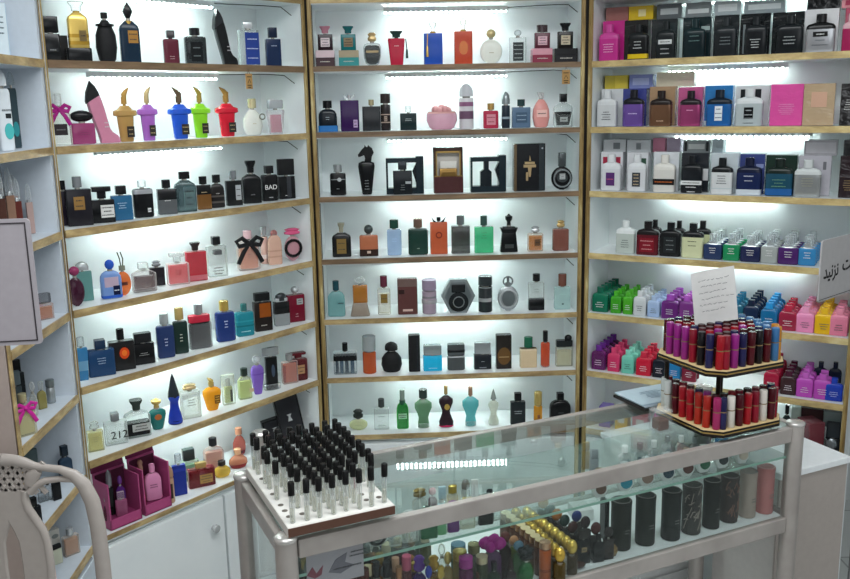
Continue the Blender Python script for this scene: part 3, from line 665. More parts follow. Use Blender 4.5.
def stiletto(P, look, m, tipm):
    w, h = P[4]*.96, P[5]; t = thing('perfume_bottle', look + ', ' + where(P), 'perfume bottle', place(P), YAW[P[0]])
    MB().prism([((x-.5)*w, z*h) for x, z in st], -.016, .016, .12).build('shoe_body', m, t)
    MB().prism([((x-.5)*w*1.03, z*h*1.003) for x, z in ((.16, 1.005), (.31, .925), (.41, .825), (.44, .77), (.2, .7), (.0, .64), (-.02, .68), (.02, .83))], -.0165, .0165, .1).build('heel_tip', tipm, t)
    mb = MB(); bars(mb, .08*w, h*.3, w*.25, h*.16, 2, -.0165, 3); mb.build('printed_mark', 't:b9b2b4', t, 0)
stiletto(('L', 1, 0.6184, 0.055, 0.0678, 0.1616), 'glossy black bottle shaped like a stiletto shoe', K0, 'o:26282b')
bt(('L', 1, 0.7095, 0.055, 0.0607, 0.1292), 'clear bottle with deep blue front plate and silver cap', ('box', CL), ('wide', SV, .14, .5), ('lab', 'o:27408e', .12, .48, .72, .9, 3, 't:c8d2e6'), d=.03)
bt(('L', 1, 0.8109, 0.055, 0.0475, 0.1195), 'midnight blue square bottle with blue cap', ('box', 'o:16294c'), ('cube', 'o:131f38', .26, .55), ('print', 't:a7b4cc', .75, 1, .5))
# second row
bt(('L', 2, 0.0568, 0.055, 0.0524, 0.1307), 'pale bottle tied with big magenta bow', ('sh', 'c:e9eadf'), ('cyl', 'c:dfe3df', .24, .35), ('bow', 'o:94196f', .68, .8), ('lab', 't:241d20', .0, .42, .6, .3, 1, 't:666666'))
bt(('L', 2, 0.1189, 0.055, 0.062, 0.0869), 'magenta glass bottle with wide black oval cap', ('rbox', 'g:a83a78'), ('oval', K0, .34, .95), ('print', 't:5a1440', .5, 2, .6))
stiletto(('L', 2, 0.1827, 0.055, 0.0797, 0.1613), 'pink bottle shaped like a stiletto with black heel tip', 'o:c47f98', K1)
def urn(P, nm, m, cm, tail='winged urn bottle with curved spike stopper'):
    bt(P[:5] + (P[5]*.83,), nm + ' ' + tail, ('urn', m), ('cyl', cm, .16, .25), ('horn', cm, .96, .25, .3 if nm in ('gold', 'lilac') else -.38), ('lab', 't:2a2420' if nm != 'orange' else 't:8a5a10', .14, .28, .3, .3, 2, 't:9a8a60'), neck=cm)
for P, m, cm, nm in ((('L', 2, 0.2511, 0.055, 0.0628, 0.1457), 'o:b08d52', 'm:c0974e', 'gold'), (('L', 2, 0.3235, 0.055, 0.0559, 0.1485), 'o:a565bd', 'm:c9b183', 'lilac'), (('L', 2, 0.4323, 0.055, 0.0684, 0.1472), 'o:2456c4', 'm:6d5a45', 'blue'), (('L', 2, 0.5059, 0.055, 0.0613, 0.1486), 'o:8bd62a', 'm:b39a4a', 'lime green'), (('L', 2, 0.6059, 0.055, 0.0715, 0.1473), 'o:cc2034', 'm:b08848', 'red')): urn(P, nm, m, cm)
bt(('L', 2, 0.7086, 0.055, 0.0616, 0.1122), 'white pearl round bottle with gold cap', ('egg', 'o:dfe2da'), ('cyl', 'm:d3cba0', .26, .42), ('ring', 'm:8d8f83', .42, .5, .14, .03), ('print', 't:b7ad8a', .45, 1, .3))
bt(('L', 2, 0.8058, 0.055, 0.0572, 0.1082), 'clear tumbler bottle with pale pink juice and silver top', ('tapu', 'c:e3dfe2'), ('wide', 'm:b9bfc2', .26, .85), ('liq', 'g:e0a9b6', .8))
# third row
bt(('L', 3, 0.0645, 0.09, 0.0335, 0.1191), 'dark purple black bottle at unit edge, half hidden', ('box', 'o:241b2c'), ('cyl', K0, .2, .5))
bt(('L', 3, 0.0873, 0.055, 0.064, 0.1291), 'flat black bottle with bronze label and ribbed silver cap', ('box', 'o:1d1c22'), ('cyl', 'm:8f9296', .22, .36), ('lab', 'm:b28a52', .0, .62, .42, .36, 2))
bt(('L', 3, 0.1555, 0.055, 0.0624, 0.097), 'black bottle with broad T cap and white label', ('box', K0), ('T', K0, .33, .8), ('lab', 't:d5d5d2', .18, .5, .55, .55, 3))
bt(('L', 3, 0.2158, 0.055, 0.0554, 0.0946), 'steel blue frosted bottle with black cap', ('box', 'o:2a6187'), ('cube', K0, .25, .5), ('print', 't:a5c4da', .6, 3, .5))
bt(('L', 3, 0.285, 0.055, 0.0547, 0.1028), 'black round cornered bottle with clear cap', ('rbox', K0), ('cyl', 'c:dfe5e6', .18, .42), ('band', 'm:b9bcc0', .82, .98), ('lab', 't:d9d9d9', .25, .25, .16, .14, 1))
bt(('L', 3, 0.3658, 0.055, 0.0534, 0.0992), 'black to silver smoke glass bottle with black cap', ('box', 'o:56595c'), ('cyl', K0, .24, .46), ('x', 'dark_top', 'box', K0, 0, .42, .735, 1.005, 1.01), ('print', 't:c9ccce', .55, 1, .5))
bt(('L', 3, 0.431, 0.055, 0.0612, 0.1174), 'teal tinted thick glass bottle with black cap', ('sh', 'g:38565a'), ('wide', K0, .18, .5), ('lab', 'c:bfe0e0', .15, .45, .5, .7, 3))
bt(('L', 3, 0.498, 0.055, 0.0424, 0.0986), 'small amber and black bottle with black cap', ('box', 'o:6e4a22'), ('cyl', K0, .24, .55), ('x', 'dark_top', 'box', K0, 0, .45, .74, 1.005, 1.01), ('print', 't:b6a27c', .72, 1, .5))
bt(('L', 3, 0.5484, 0.055, 0.0444, 0.0999), 'black speckled bottle with rounded shoulders', ('shr', 'o:1f1c1c'), ('cyl', K0, .24, .55), ('band', 't:4a443f', .2, .28), ('band', 't:4a443f', .45, .52), ('print', 't:c4c0ba', .6, 1, .4))
bt(('L', 3, 0.6144, 0.055, 0.0495, 0.1073), 'black bottle with silver upright label and clear cap', ('box', K0), ('cyl', 'm:8a8e92', .25, .42), ('lab', 't:a9adb0', .24, .52, .34, .6, 2))
bt(('L', 3, 0.6867, 0.055, 0.0593, 0.1335), 'black sloping bottle with flared black cap', ('sh', K0), ('flare', K0, .28, .55), ('print', 't:77777a', .3, 1, .3))
bt(('L', 3, 0.7633, 0.055, 0.0529, 0.1127), 'black flask bottle marked BAD in white', ('rbox', K0), ('cube', K0, .22, .5), ('txt', 'BAD', 't:e8e8e6', .02, .52, .4), ('print', 't:bdbdbd', .14, 1, .5))
bt(('L', 3, 0.8379, 0.055, 0.0554, 0.1293), 'tall black column bottle with full width cap', ('box', K0), ('cube', K1, .4, .98), ('x', 'ridge', 'box', 'o:32353a', .1, .03, .56, .28, 1.12), ('print', 't:c9c9c9', .15, 1, .6))
# fourth row
bt(('L', 4, 0.095, 0.085, 0.0474, 0.1087), 'flat teal bottle with silver dome cap, behind plum bottle', ('slab', 'o:5c8a86'), ('dome', SV, .22, .75))
bt(('L', 4, 0.0453, 0.04, 0.0437, 0.1079), 'plum oval bottle with pink round cap', ('oval', 'g:4f1836'), ('ball', 'o:8a3058', .24, .6))
bt(('L', 4, 0.1602, 0.055, 0.0557, 0.1072), 'blue patterned bottle with blue ball stopper', ('shr', 'o:6f8fc6'), ('ball', 'o:2350b4', .26, .45), ('x', 'painted_scene', 'box', 't:b7a2b4', 0, .3, .56, .7, 1.03), ('lab', 'o:161c3c', .22, .3, .32, .34, 1, 't:cfd4e4'), ('band', 'o:2c58b4', .02, .12))
bt(('L', 4, 0.1986, 0.055, 0.0428, 0.0844), 'orange round bottle with two leaning green stalks on top', ('disc', 'g:e2772e'), ('cyl', 'm:a3a38f', .16, .4), ('stalks', 'm:6d745c', 1.0, .46), ('lab', 't:5b2510', 0, .5, .5, .14, 1))
bt(('L', 4, 0.2664, 0.055, 0.0666, 0.0825), 'clear faceted bottle with square crystal cap', ('sh', 'c:d9cfcd'), ('cube', 'c:dfe2e0', .22, .42), ('liq', 'g:7a6264', .72), ('band', 'c:efeeee', .05, .16))
bt(('L', 4, 0.3389, 0.095, 0.0433, 0.0736), 'black bottle with jewelled cap behind faceted bottle', ('box', 'o:1f1b20'), ('knot', 'm:7a7c80', .24, .6))
bt(('L', 4, 0.3837, 0.055, 0.0643, 0.0945), 'coral pink clear bottle with cross shaped crystal cap', ('box', 'c:efdcdc'), ('T', 'c:dfe2df', .3, .7), ('liq', 'g:e4545c', .92), ('print', 't:5a3038', .6, 3, .5))
bt(('L', 4, 0.4513, 0.055, 0.0611, 0.116), 'red gradient bottle with dark crown cap', ('box', 'g:c01f36'), ('flare', 'm:3a3434', .2, .5), ('band', 'g:e88a94', .03, .2))
bt(('L', 4, 0.5305, 0.055, 0.0608, 0.1236), 'clear slim square bottle with offset black cube cap', ('box', 'c:cdd4d0'), ('cube', K0, .2, .4), ('x', 'dark_plate', 'box', 't:55585a', .05, .55, .66, .4, 1.02), ('print', 't:63605c', .2, 3, .7))
bt(('L', 4, 0.6574, 0.055, 0.0717, 0.1258), 'peach bottle with black satin bow and pink cap', ('shr', 'c:e6dcd8'), ('cyl', 'o:e2bcc0', .2, .38), ('bow', K1, .68, .95), ('liq', 'g:f0b296', .75), ('print', 't:7a6a66', .5, 2, .25))
bt(('L', 4, 0.7616, 0.095, 0.0247, 0.1233), 'slim nude spray with silver top behind bow bottle', ('cyl', 'o:d9b5aa'), ('cyl', SV, .24, .8), ('band', 't:e9dad4', .2, .35))
bt(('L', 4, 0.7708, 0.055, 0.0461, 0.1117), 'nude textured bottle with pink ring cap', ('shr', 'o:cda592'), ('cyl', 'm:c98a86', .1, .4), ('ring', 'm:c57d84', 0, .92, .2, .06), ('band', 'o:bb9280', .25, .3), ('band', 'o:bb9280', .45, .5))
bt(('L', 4, 0.8524, 0.055, 0.0582, 0.1101), 'pale pink bottle with black oval hoop and pink knot cap', ('oval', 'g:e3aeb8'), ('knot', 'o:d0547f', .2, .95), ('ring', K0, -.03, .4, .46, .09))
# fifth row
bt(('L', 5, 0.0516, 0.055, 0.0316, 0.1207), 'turquoise glass bottle with clear cap at unit edge', ('tapu', 'g:3f8fc2'), ('cyl', 'c:cfd8da', .22, .6), ('band', 'g:8cc6e6', .3, .6))
bt(('L', 5, 0.1076, 0.055, 0.0706, 0.1011), 'flat navy bottle with navy cap', ('box', 'o:1c3d63'), ('cube', 'o:152b45', .24, .4), ('print', 't:93a9c0', .6, 3, .5))
bt(('L', 5, 0.1733, 0.055, 0.069, 0.1183), 'black bottle with glowing orange oval window', ('box', 'o:1b1b1c'), ('cyl', K0, .26, .3), ('x', 'oval_window', 'disc', 'o:d6491f', .08, .28, .56, .38, 1.04), ('x', 'window_rim', 'disc', 'o:2a1a16', .08, .25, .6, .48, 1.02), ('x', 'amber_core', 'disc', 'o:e9772a', .08, .35, .5, .2, 1.07))
bt(('L', 5, 0.2437, 0.055, 0.0605, 0.0913), 'squat black bottle with big flat black cap', ('box', K0), ('wide', 'o:1d1e20', .3, .8), ('print', 't:8c8c8c', .5, 2, .6))
bt(('L', 5, 0.3215, 0.055, 0.0504, 0.1325), 'rounded navy bottle with tall silver cap', ('rbox', 'o:243560'), ('cyl', SV, .24, .5), ('print', 't:b5bed6', .5, 3, .25))
bt(('L', 5, 0.3757, 0.055, 0.0428, 0.1394), 'dark green rounded bottle with gold cap', ('rbox', 'o:1b2f2a'), ('cyl', 'm:c4a96a', .26, .6), ('print', 't:b9c2b2', .5, 3, .25))
bt(('L', 5, 0.4468, 0.055, 0.0649, 0.1368), 'black bottle in clear shell with red shoulders', ('rbox', K0), ('cyl', 'm:aeb2b5', .22, .4), ('x', 'red_shoulder', 'rbox', 'o:b3253b', 0, .6, .76, 1.0, 1.03), ('x', 'clear_edge', 'rbox', 'c:d9dcde', 0, 0, .6, 1.12, 1.02))
bt(('L', 5, 0.5456, 0.055, 0.0605, 0.1288), 'royal navy rounded bottle with gold cap', ('rbox', 'o:1f3470'), ('cyl', 'm:d2b25c', .24, .48), ('print', 't:c9d2e8', .6, 3, .25))
bt(('L', 5, 0.6244, 0.055, 0.0587, 0.1041), 'teal textured bottle with bronze cap', ('rbox', 'o:1f7f8e'), ('cyl', 'm:4a8a8a', .22, .34), ('print', 't:a8dbe0', .2, 1, .6), ('band', 'o:176873', .4, .46), ('band', 'o:2a909c', .6, .66))
bt(('L', 5, 0.702, 0.055, 0.0598, 0.126), 'black bottle with amber window and wide black cap', ('box', 'o:1d1614'), ('wide', K0, .2, .85), ('lab', 'g:c06420', .1, .72, .62, .48, 0), ('print', 't:b9b2a8', .2, 1, .6))
bt(('L', 5, 0.786, 0.055, 0.0516, 0.1109), 'black to clear gradient bottle with silver ring cap', ('box', 'o:8b9092'), ('dome', 'm:3c4043', .24, .8), ('x', 'dark_top', 'box', K0, 0, .36, .73, 1.01, 1.01), ('x', 'silver_ring', 'wide', SV, 0, .74, .84, .82, .9))
bt(('L', 5, 0.8511, 0.055, 0.0605, 0.1215), 'dark red bottle with silver initial plate and silver cap', ('box', 'o:6d0e26'), ('ball', SV, .2, .45), ('lab', 'm:c9c9cc', .2, .75, .36, .22, 2), ('print', 't:b98a94', .25, 2, .25))
# sixth row
bt(('L', 6, 0.0668, 0.055, 0.043, 0.0852), 'pale yellow clear bottle with crystal stopper', ('box', 'c:e2dfae'), ('knot', 'c:d8dcd2', .28, .6), ('liq', 'g:e6dfa0', .9), ('print', 't:8a8868', .6, 3, .5))
bt(('L', 6, 0.1319, 0.055, 0.0627, 0.0916), 'thick clear bottle marked 212 in black', ('box', 'c:dfe6e4'), ('cube', 'm:8f9496', .24, .36), ('liq', 'c:eef2f0', .9), ('txt', '212', 't:151515', .12, .42, .5), d=.026)
bt(('L', 6, 0.2037, 0.055, 0.072, 0.1099), 'clear bottle with black front and black crown cap', ('sh', 'c:d3dedb'), ('flare', 'o:2c3330', .26, .5), ('x', 'black_front', 'box', K0, 0, .06, .4, .9, 1.02), ('lab', 't:a9aca8', .1, .38, .68, .28, 2), neck='m:aab2ae')
bt(('L', 6, 0.2717, 0.055, 0.0506, 0.0953), 'teal green vase bottle with gold crown stopper', ('vase', 'o:236f6b'), ('crown', 'm:d2ae62', .3, .6), ('x', 'gold_emblem', 'disc', 'm:c87a48', 0, .34, .52, .4, 1.06))
P = ('L', 6, 0.3342, 0.055, 0.0442, 0.1545)
bt(P[:5] + (P[5]*.52,), 'tall cobalt bottle with pointed black spire top', ('bell', 'o:2238a0'), None, ('x', 'spire_cap', 'spire', 'o:202830', 0, 1.0, 1.92, .78, .9), ('x', 'blue_waist', 'vase', 'o:2a44b0', 0, .75, 1.12, .76, .9), ('x', 'dark_foot', 'cyl', 'o:101c44', 0, 0, .14, .92, .97))
bt(('L', 6, 0.3928, 0.055, 0.0593, 0.1076), 'milky clear bottle with gold bow shaped cap', ('box', 'c:d9dcd6'), ('knot', 'm:cdb586', .18, .7), ('liq', 'c:eceee8', .9), ('print', 't:63625c', .6, 3, .5))
P = ('L', 6, 0.4754, 0.055, 0.0575, 0.1064)
bt(P[:5] + (P[5]*.85,), 'orange vase bottle with gold curved spike stopper', ('vase', 'o:e89a1c'), ('cyl', 'm:d0b268', .14, .3), ('horn', 'm:d0b268', .96, .22, -.3), ('lab', 't:7a5210', .22, .5, .3, .36, 3, 't:e0b050'), neck='m:d0b268')
bt(('L', 6, 0.5411, 0.055, 0.0404, 0.0979), 'pale green bottle inside clear acrylic block', ('box', 'c:e6ecdc'), None, ('x', 'inner_bottle', 'box', 'g:d3dca0', 0, .06, .6, .62, .7), ('x', 'inner_cap', 'cyl', SV, 0, .62, .86, .35, .6), ('x', 'dark_stripe', 'box', 't:4b5046', .2, .1, .5, .18, 1.03))
bt(('L', 6, 0.6088, 0.055, 0.0456, 0.1024), 'yellow green clear bottle with black cap', ('shr', 'c:d9e2ae'), ('cyl', 'o:26332c', .24, .5), ('liq', 'g:dce5a4', .8), ('lab', 't:b8a08a', .42, .38, .3, .16, 0))
bt(('L', 6, 0.6645, 0.055, 0.0447, 0.131), 'violet tapered bottle with clear round stopper', ('vase', 'o:7d5cb8'), ('ball', 'c:e9e9f0', .2, .6), ('band', 'o:6a4aa6', .68, .72))
bt(('L', 6, 0.7269, 0.055, 0.0391, 0.1447), 'black pillar bottle under thick silver disc cap', ('box', K0), ('cyl', 'm:b4b9bb', .19, 1.5), ('x', 'clear_foot', 'cyl', 'c:d3dada', 0, 0, .13, 1.5, 1.9), ('x', 'blue_window', 'disc', 'o:3c4a5c', .1, .3, .6, .3, 1.04))
bt(('L', 6, 0.8091, 0.055, 0.0542, 0.1033), 'coral rose clear bottle with silver cap', ('box', 'c:ecd8d2'), ('cyl', 'm:a8a8a8', .22, .45), ('liq', 'g:e2856c', .9), ('x', 'red_edge', 'box', 'g:a83a34', -.38, .06, .64, .16, .9))
bt(('L', 6, 0.8504, 0.055, 0.0618, 0.0984), 'dark red bottle with flat T cap and tan label', ('rbox', 'g:6e1520'), ('T', 'o:5a121c', .18, .85), ('lab', 't:a9835e', .08, .52, .42, .4, 2))
# cabinet top
def gift_box(P, look, ang, inside):
    w, h = P[4]*1.1, P[5]; t = thing('gift_box', look + ', ' + where(P), 'gift box', place(P), frame('L')[3] - .03)
    dp = .075; mb = MB()
    mb.box(-w/2, w/2, -dp*.5, dp*.5, 0, .004); mb.box(-w/2, w/2, dp*.46, dp*.5, 0, h); mb.box(-w/2, -w/2+.004, -dp*.5, dp*.5, 0, h*.9); mb.box(w/2-.004, w/2, -dp*.5, dp*.5, 0, h*.9); mb.box(-w/2, w/2, -dp*.5, -dp*.46, 0, h*.2)
    mb.build('tray', 'o:a84878', t, 0)
    MB().box(-w/2+.005, w/2-.005, dp*.42, dp*.45, .005, h*.96).build('lining', 't:4a1530', t, 0)
    MB().box(-w/2+.005, w/2-.005, -dp*.44, dp*.42, h*.12, h*.15).build('insert', 't:7a2a54', t, 0)
    l = MB().box(-w/2, w/2, 0, .006, 0, h*.2).build('lid', 'o:6d2048', t, 0); l.location = (0, dp*.5, h); l.rotation_euler.x = math.radians(-ang)
    return t
gift_box(('L', 7, 0.1145, 0.05, 0.0911, 0.1518), 'open magenta gift box holding dark purple bottles', 12, 0)
gift_box(('L', 7, 0.2226, 0.05, 0.082, 0.1575), 'open magenta gift box holding pale pink bottle', 12, 0)
for a in ((('L', 7, 0.0976, 0.06, 0.0248, 0.137), 'black bottle with steel cap in magenta gift box', ('rbox', K0), ('dome', 'm:8a8c92', .36, .8)), (('L', 7, 0.1288, 0.055, 0.0305, 0.1087), 'purple faceted bottle in magenta gift box', ('sh', 'o:4d1f6a'), ('ball', 'o:6a3a86', .25, .5)),
          (('L', 7, 0.0685, 0.035, 0.0245, 0.0756), 'small wine coloured clear bottle at front of magenta gift box', ('egg', 'g:6a2440'), ('ball', 'c:d9b9c6', .3, .55)), (('L', 7, 0.1131, 0.032, 0.0385, 0.0715), 'low clear pink bottle at front of magenta gift box', ('rbox', 'g:b4628c'), ('wide', 'c:d9c2cc', .3, .6)),
          (('L', 7, 0.2024, 0.06, 0.0282, 0.1307), 'mini bottle with jewelled cap beside pale pink bottle', ('sh', 'g:8a3a50'), ('knot', 'm:b98a7a', .3, .7)), (('L', 7, 0.1822, 0.035, 0.0279, 0.0756), 'low ruby mini bottle in front corner of pink gift box', ('rbox', 'g:9a2a44'), ('ball', 'm:b99a7a', .3, .5))):
    P = a[0]; P = P[:4] + (P[4]*.85, P[5], .024); bt(P, *a[1:])
bt(('L', 7, 0.2306, 0.045, 0.0481, 0.1088)[:6] + (.027,), 'pale pink shoulder bottle standing in front of gift box lining', ('shr', 'o:d488b0'), ('cyl', 'o:d98fb5', .22, .36), ('print', 't:6a3a58', .55, 2, .5))
bt(('L', 7, 0.2805, 0.035, 0.0257, 0.1159), 'tan round topped spray can with dark lettering strip', ('cyl', 'o:b9977a'), ('dome', 'o:a88568', .3, 1), ('lab', 't:3a2c26', .1, .5, .3, .6, 0), name='deodorant_can', cat='deodorant')
bt(('L', 7, 0.331, 0.055, 0.0406, 0.1324), 'royal blue slab bottle with clear cap', ('box', 'o:1c2f8a'), ('cyl', 'c:c9d3df', .24, .5), ('band', 'o:24389c', .8, .9))
bt(('L', 7, 0.4175, 0.12, 0.0601, 0.1049), 'clear green bottle with dark cube cap, behind red bottle', ('box', 'c:bcd6c2'), ('cube', 'o:3c4646', .34, .6), ('liq', 'g:a8cfae', .8))
bt(('L', 7, 0.412, 0.055, 0.0827, 0.0766), 'dark red glass bottle with gold label and gold cap', ('box', 'g:7c0f1e'), ('wide', 'm:b99a5c', .22, .42), ('lab', 'm:b8945a', .15, .45, .48, .5, 3), d=.03)
bt(('L', 7, 0.5077, 0.11, 0.0643, 0.1151), 'blush clear bottle with black cap behind yellow bottle', ('sh', 'c:e8cfc6'), ('cyl', 'o:26272a', .22, .4), ('liq', 'g:ecc0b0', .8), ('print', 't:8a706a', .4, 2, .4))
bt(('L', 7, 0.4946, 0.055, 0.0542, 0.0536), 'round yellow glass bottle with black cap', ('egg', 'g:e0c04a'), ('cyl', 'o:2a2420', .26, .45))
bt(('L', 7, 0.6485, 0.15, 0.0446, 0.097), 'upper salmon bottle with slender neck, at the back', ('egg', 'g:d9776a'), ('cyl', 'o:e0a080', .24, .5), ('band', 'g:8a2a3c', .1, .25))
bt(('L', 7, 0.5742, 0.07, 0.0616, 0.0646), 'salmon bottle with amber base, in front of its twin', ('egg', 'g:e09a78'), ('cyl', 'o:e6b088', .28, .35), ('band', 'g:a83a3a', .05, .35))
bk = ('o:17181b', 't:202126')
for P, lk, ang in ((('L', 7, 0.8083, 0.14, 0.0791, 0.0794), 'low open black gift box leaning near shelf corner', 20), (('L', 7, 0.8377, 0.08, 0.0854, 0.1727), 'tall black gift box lid with silver emblem leaning in corner', 12)):
    w, h = P[4], P[5]; t = thing('gift_box', lk + ', ' + where(P), 'gift box', place(P), math.radians(24)); t.rotation_euler.y = math.radians(-10); t.location.z += w/2*math.sin(math.radians(12))
    MB().box(-w/2, w/2, -.012, .012, .004, h, .001).build('lid', bk[0], t, 0)
    MB().box(-w/2+.006, w/2-.006, -.0128, -.0115, .01, h-.006).build('lining', bk[1], t, 0)
    mb = MB().prism([(-.008, h*.45), (.008, h*.45), (.003, h*.55), (.009, h*.6), (-.009, h*.6), (-.003, h*.55)], -.0135, -.0125); mb.build('emblem', 'm:c4c6c8', t, 0)

# ================================================================== middle unit
for P0, P1, nm, bodyc, capc, lab, bx in (
    (('C', 1, 0.0568, 0.055, 0.0615, 0.0514), ('C', 1, 0.0585, 0.055, 0.0485, 0.0772, 0.0513), 'black cube bottle with pink flared cap', 'o:2a1a22', ('flare', 'g:c98a9c'), 't:e5d5da', ('o:d9c2c8', 'o:3a1d26', 'black and pink')),
    (('C', 1, 0.134, 0.055, 0.0653, 0.0501), ('C', 1, 0.1338, 0.055, 0.049, 0.0773, 0.0501), 'teal bottle with teal flared cap', 'o:1a6f72', ('flare', 'o:135a5e'), 't:8d7a5e', ('o:a89a7e', 'o:1f8a8a', 'teal')),
    (('C', 1, 0.7738, 0.055, 0.0664, 0.0459), ('C', 1, 0.7752, 0.055, 0.0506, 0.0756, 0.0459), 'smoky rose bottle with tall clear cap', 'o:5c2a38', ('cyl', 'g:4a3036'), 't:e2b9c4', ('o:d79aa8', 'o:8a2a44', 'pink and crimson')),
    (('C', 1, 0.8528, 0.055, 0.0756, 0.0446), ('C', 1, 0.8523, 0.055, 0.0504, 0.0817, 0.0446), 'black bottle with broad flared black cap', 'o:1d1a18', ('flare', K0), 't:c9bda4', ('o:1b1b1d', 'o:1d1d20', 'black'))):
    t = thing('perfume_box', '%s box carrying a bottle, %s' % (bx[2], where(P0)), 'box', place(P0), YAW['C'])
    w, h = P0[4], P0[5]
    MB().box(-w/2, w/2, -.02, .025, 0, h*.55, .001).build('box_base', bx[1], t, 0); MB().box(-w/2, w/2, -.02, .025, h*.55, h, .001).build('box_lid', bx[0], t, 0)
    q = MB(); bars(q, 0, h*.3, w*.6, h*.3, 1, -.0205, 2); q.build('printed_mark', 't:c9c4bc', t, 0)
    bt(P1, nm, ('box', bodyc), (capc[0], capc[1], .3, .72), ('lab', lab, 0, .5, .6, .55, 3), label=nm + ' standing on its %s box, top row' % bx[2])
bt(('C', 1, 0.2114, 0.055, 0.0578, 0.106), 'black shield bottle in clear shell with gold winged cap', ('shield', 'c:cfd9d8'), ('knot', 'm:c2a878', .28, .5), ('x', 'black_core', 'shield', K0, 0, .04, .62, .9, .92), ('lab', 'm:8a7a5c', 0, .62, .7, .1, 0))
bt(('C', 1, 0.2914, 0.055, 0.0558, 0.1095), 'crimson red bottle with dark green cap and hanging cord', ('tapu', 'o:b81d3c'), ('flare', 'o:1f3a34', .18, .75), ('tassel', 'o:1f4038', .55), ('print', 't:e0a0aa', .72, 1, .5), neck='o:1f3a34')
bt(('C', 1, 0.4124, 0.055, 0.0616, 0.1421), 'royal blue bottle with clear crown stopper and gold tassel', ('box', 'o:2450b0'), ('crown', 'c:eef2ee', .26, .42), ('tassel', 'm:b9a05a', -.3), ('x', 'collar', 'cyl', GD, 0, .66, .74, .32, .9), neck=GD)
bt(('C', 1, 0.5126, 0.055, 0.0595, 0.1489), 'orange red bottle with clear crown stopper and gold crest', ('box', 'o:c0492f'), ('crown', 'c:f0eee6', .26, .42), ('x', 'gold_crest', 'disc', 'm:a8603a', 0, .2, .5, .5, 1.04), ('x', 'collar', 'cyl', GD, 0, .66, .74, .32, .9), neck=GD)
bt(('C', 1, 0.6048, 0.055, 0.0735, 0.111), 'milky white round bottle with gold ball cap', ('disc', 'o:eef0e6'), ('ball', 'm:cdb98a', .26, .42), ('print', 't:b0a684', .45, 1, .3))
bt(('C', 1, 0.694, 0.055, 0.0556, 0.1081), 'clear square bottle with dark emblem label', ('box', 'c:d6dddc'), ('ball', 'c:c9d2d2', .2, .45), ('lab', 't:33393a', 0, .45, .62, .72, 4, 't:aab2b0'))
bt(('C', 2, 0.0565, 0.055, 0.0607, 0.1021), 'black shoulder bottle with vivid blue foot', ('shr', 'o:141d26'), ('cyl', K0, .24, .5), ('x', 'blue_foot', 'box', 'o:1c6fb4', 0, 0, .2, 1.06, 1.05), ('print', 't:9aa7ae', .6, 2, .3))
bt(('C', 2, 0.13, 0.055, 0.0613, 0.1202), 'dark purple slab with silver bull head cap', ('box', 'o:35184f'), ('cyl', SV, .12, .2), ('wings', SV, .86, .32), ('lab', 't:bca0c8', .3, .25, .22, .25, 2))
bt(('C', 2, 0.2022, 0.055, 0.0603, 0.1026), 'charcoal slab bottle with small gold cap', ('box', 'o:2c2e31'), ('cyl', 'm:b6aa86', .18, .3))
bt(('C', 2, 0.2493, 0.055, 0.0335, 0.1212), 'slim black spray can with pale pattern', ('cyl', 'o:241d1f'), ('cyl', 'o:2c2422', .26, 1), ('band', 't:a08a7e', .3, .34), ('band', 't:a08a7e', .6, .64), ('lab', 't:9a857a', 0, .46, .3, .2, 2), name='deodorant_can', cat='deodorant')
bt(('C', 2, 0.3249, 0.055, 0.0548, 0.0789), 'short dark green bottle with clear cap', ('box', 'o:16282a'), ('cyl', 'c:cfd6d6', .26, .35), ('print', 't:a9b9b6', .62, 2, .6))
bt(('C', 2, 0.4373, 0.055, 0.1034, 0.0586), 'pink glass bowl bottle with pink rose on top', ('bowl', 'g:e4b4c6'), None, ('petals', 'o:d99a9c', 1.02, .36), ('band', 'o:d1a09c', .9, 1))
bt(('C', 2, 0.5205, 0.055, 0.0473, 0.1487), 'white bullet shaped can with purple floral print', ('cyl', 'o:d3d0d4'), ('dome', 'o:c4c6cb', .28, .96), ('x', 'floral_patch', 'cyl', 't:8f5f80', 0, .5, .6, 1.02, 1.02), ('x', 'floral_patch', 'cyl', 't:6f5068', 0, .22, .4, 1.02, 1.02), name='deodorant_can', cat='deodorant')
bt(('C', 2, 0.6029, 0.055, 0.0502, 0.083), 'rose red bottle with gold cap and pale frame label', ('rbox', 'o:b02a48'), ('cyl', 'm:b99658', .26, .46), ('lab', 't:d48a98', 0, .5, .6, .6, 2, 't:8a2038'))
bt(('C', 2, 0.6538, 0.055, 0.0275, 0.1201), 'slim navy spray can with grey cap', ('cyl', 'o:222c38'), ('dome', 'm:8f979a', .34, 1), ('band', 't:8fa0aa', .4, .5), name='deodorant_can', cat='deodorant')
bt(('C', 2, 0.7055, 0.055, 0.0612, 0.0939), 'slate blue bottle with dark green cap', ('box', 'o:5a728c'), ('cyl', 'o:20383a', .24, .42), ('lab', 't:41586f', 0, .5, .62, .5, 2, 't:9ab0c2'))
bt(('C', 2, 0.7734, 0.055, 0.0578, 0.1146), 'peach pink bottle with two tall antenna stalks', ('egg', 'o:e09a94'), ('cyl', 'c:e9dcd8', .16, .3), ('stalks', SV, .68, .32), ('lab', 't:f0c0b8', 0, .5, .6, .26, 1))
bt(('C', 2, 0.8483, 0.055, 0.064, 0.1099), 'clear bottle with black pentagon label and black cap', ('sh', 'c:d3dcda'), ('cube', K0, .25, .36), ('x', 'black_pentagon', 'tapu', K0, 0, .05, .46, .86, 1.03), ('lab', 't:9aa09e', 0, .32, .4, .2, 1), neck='c:cccccc')
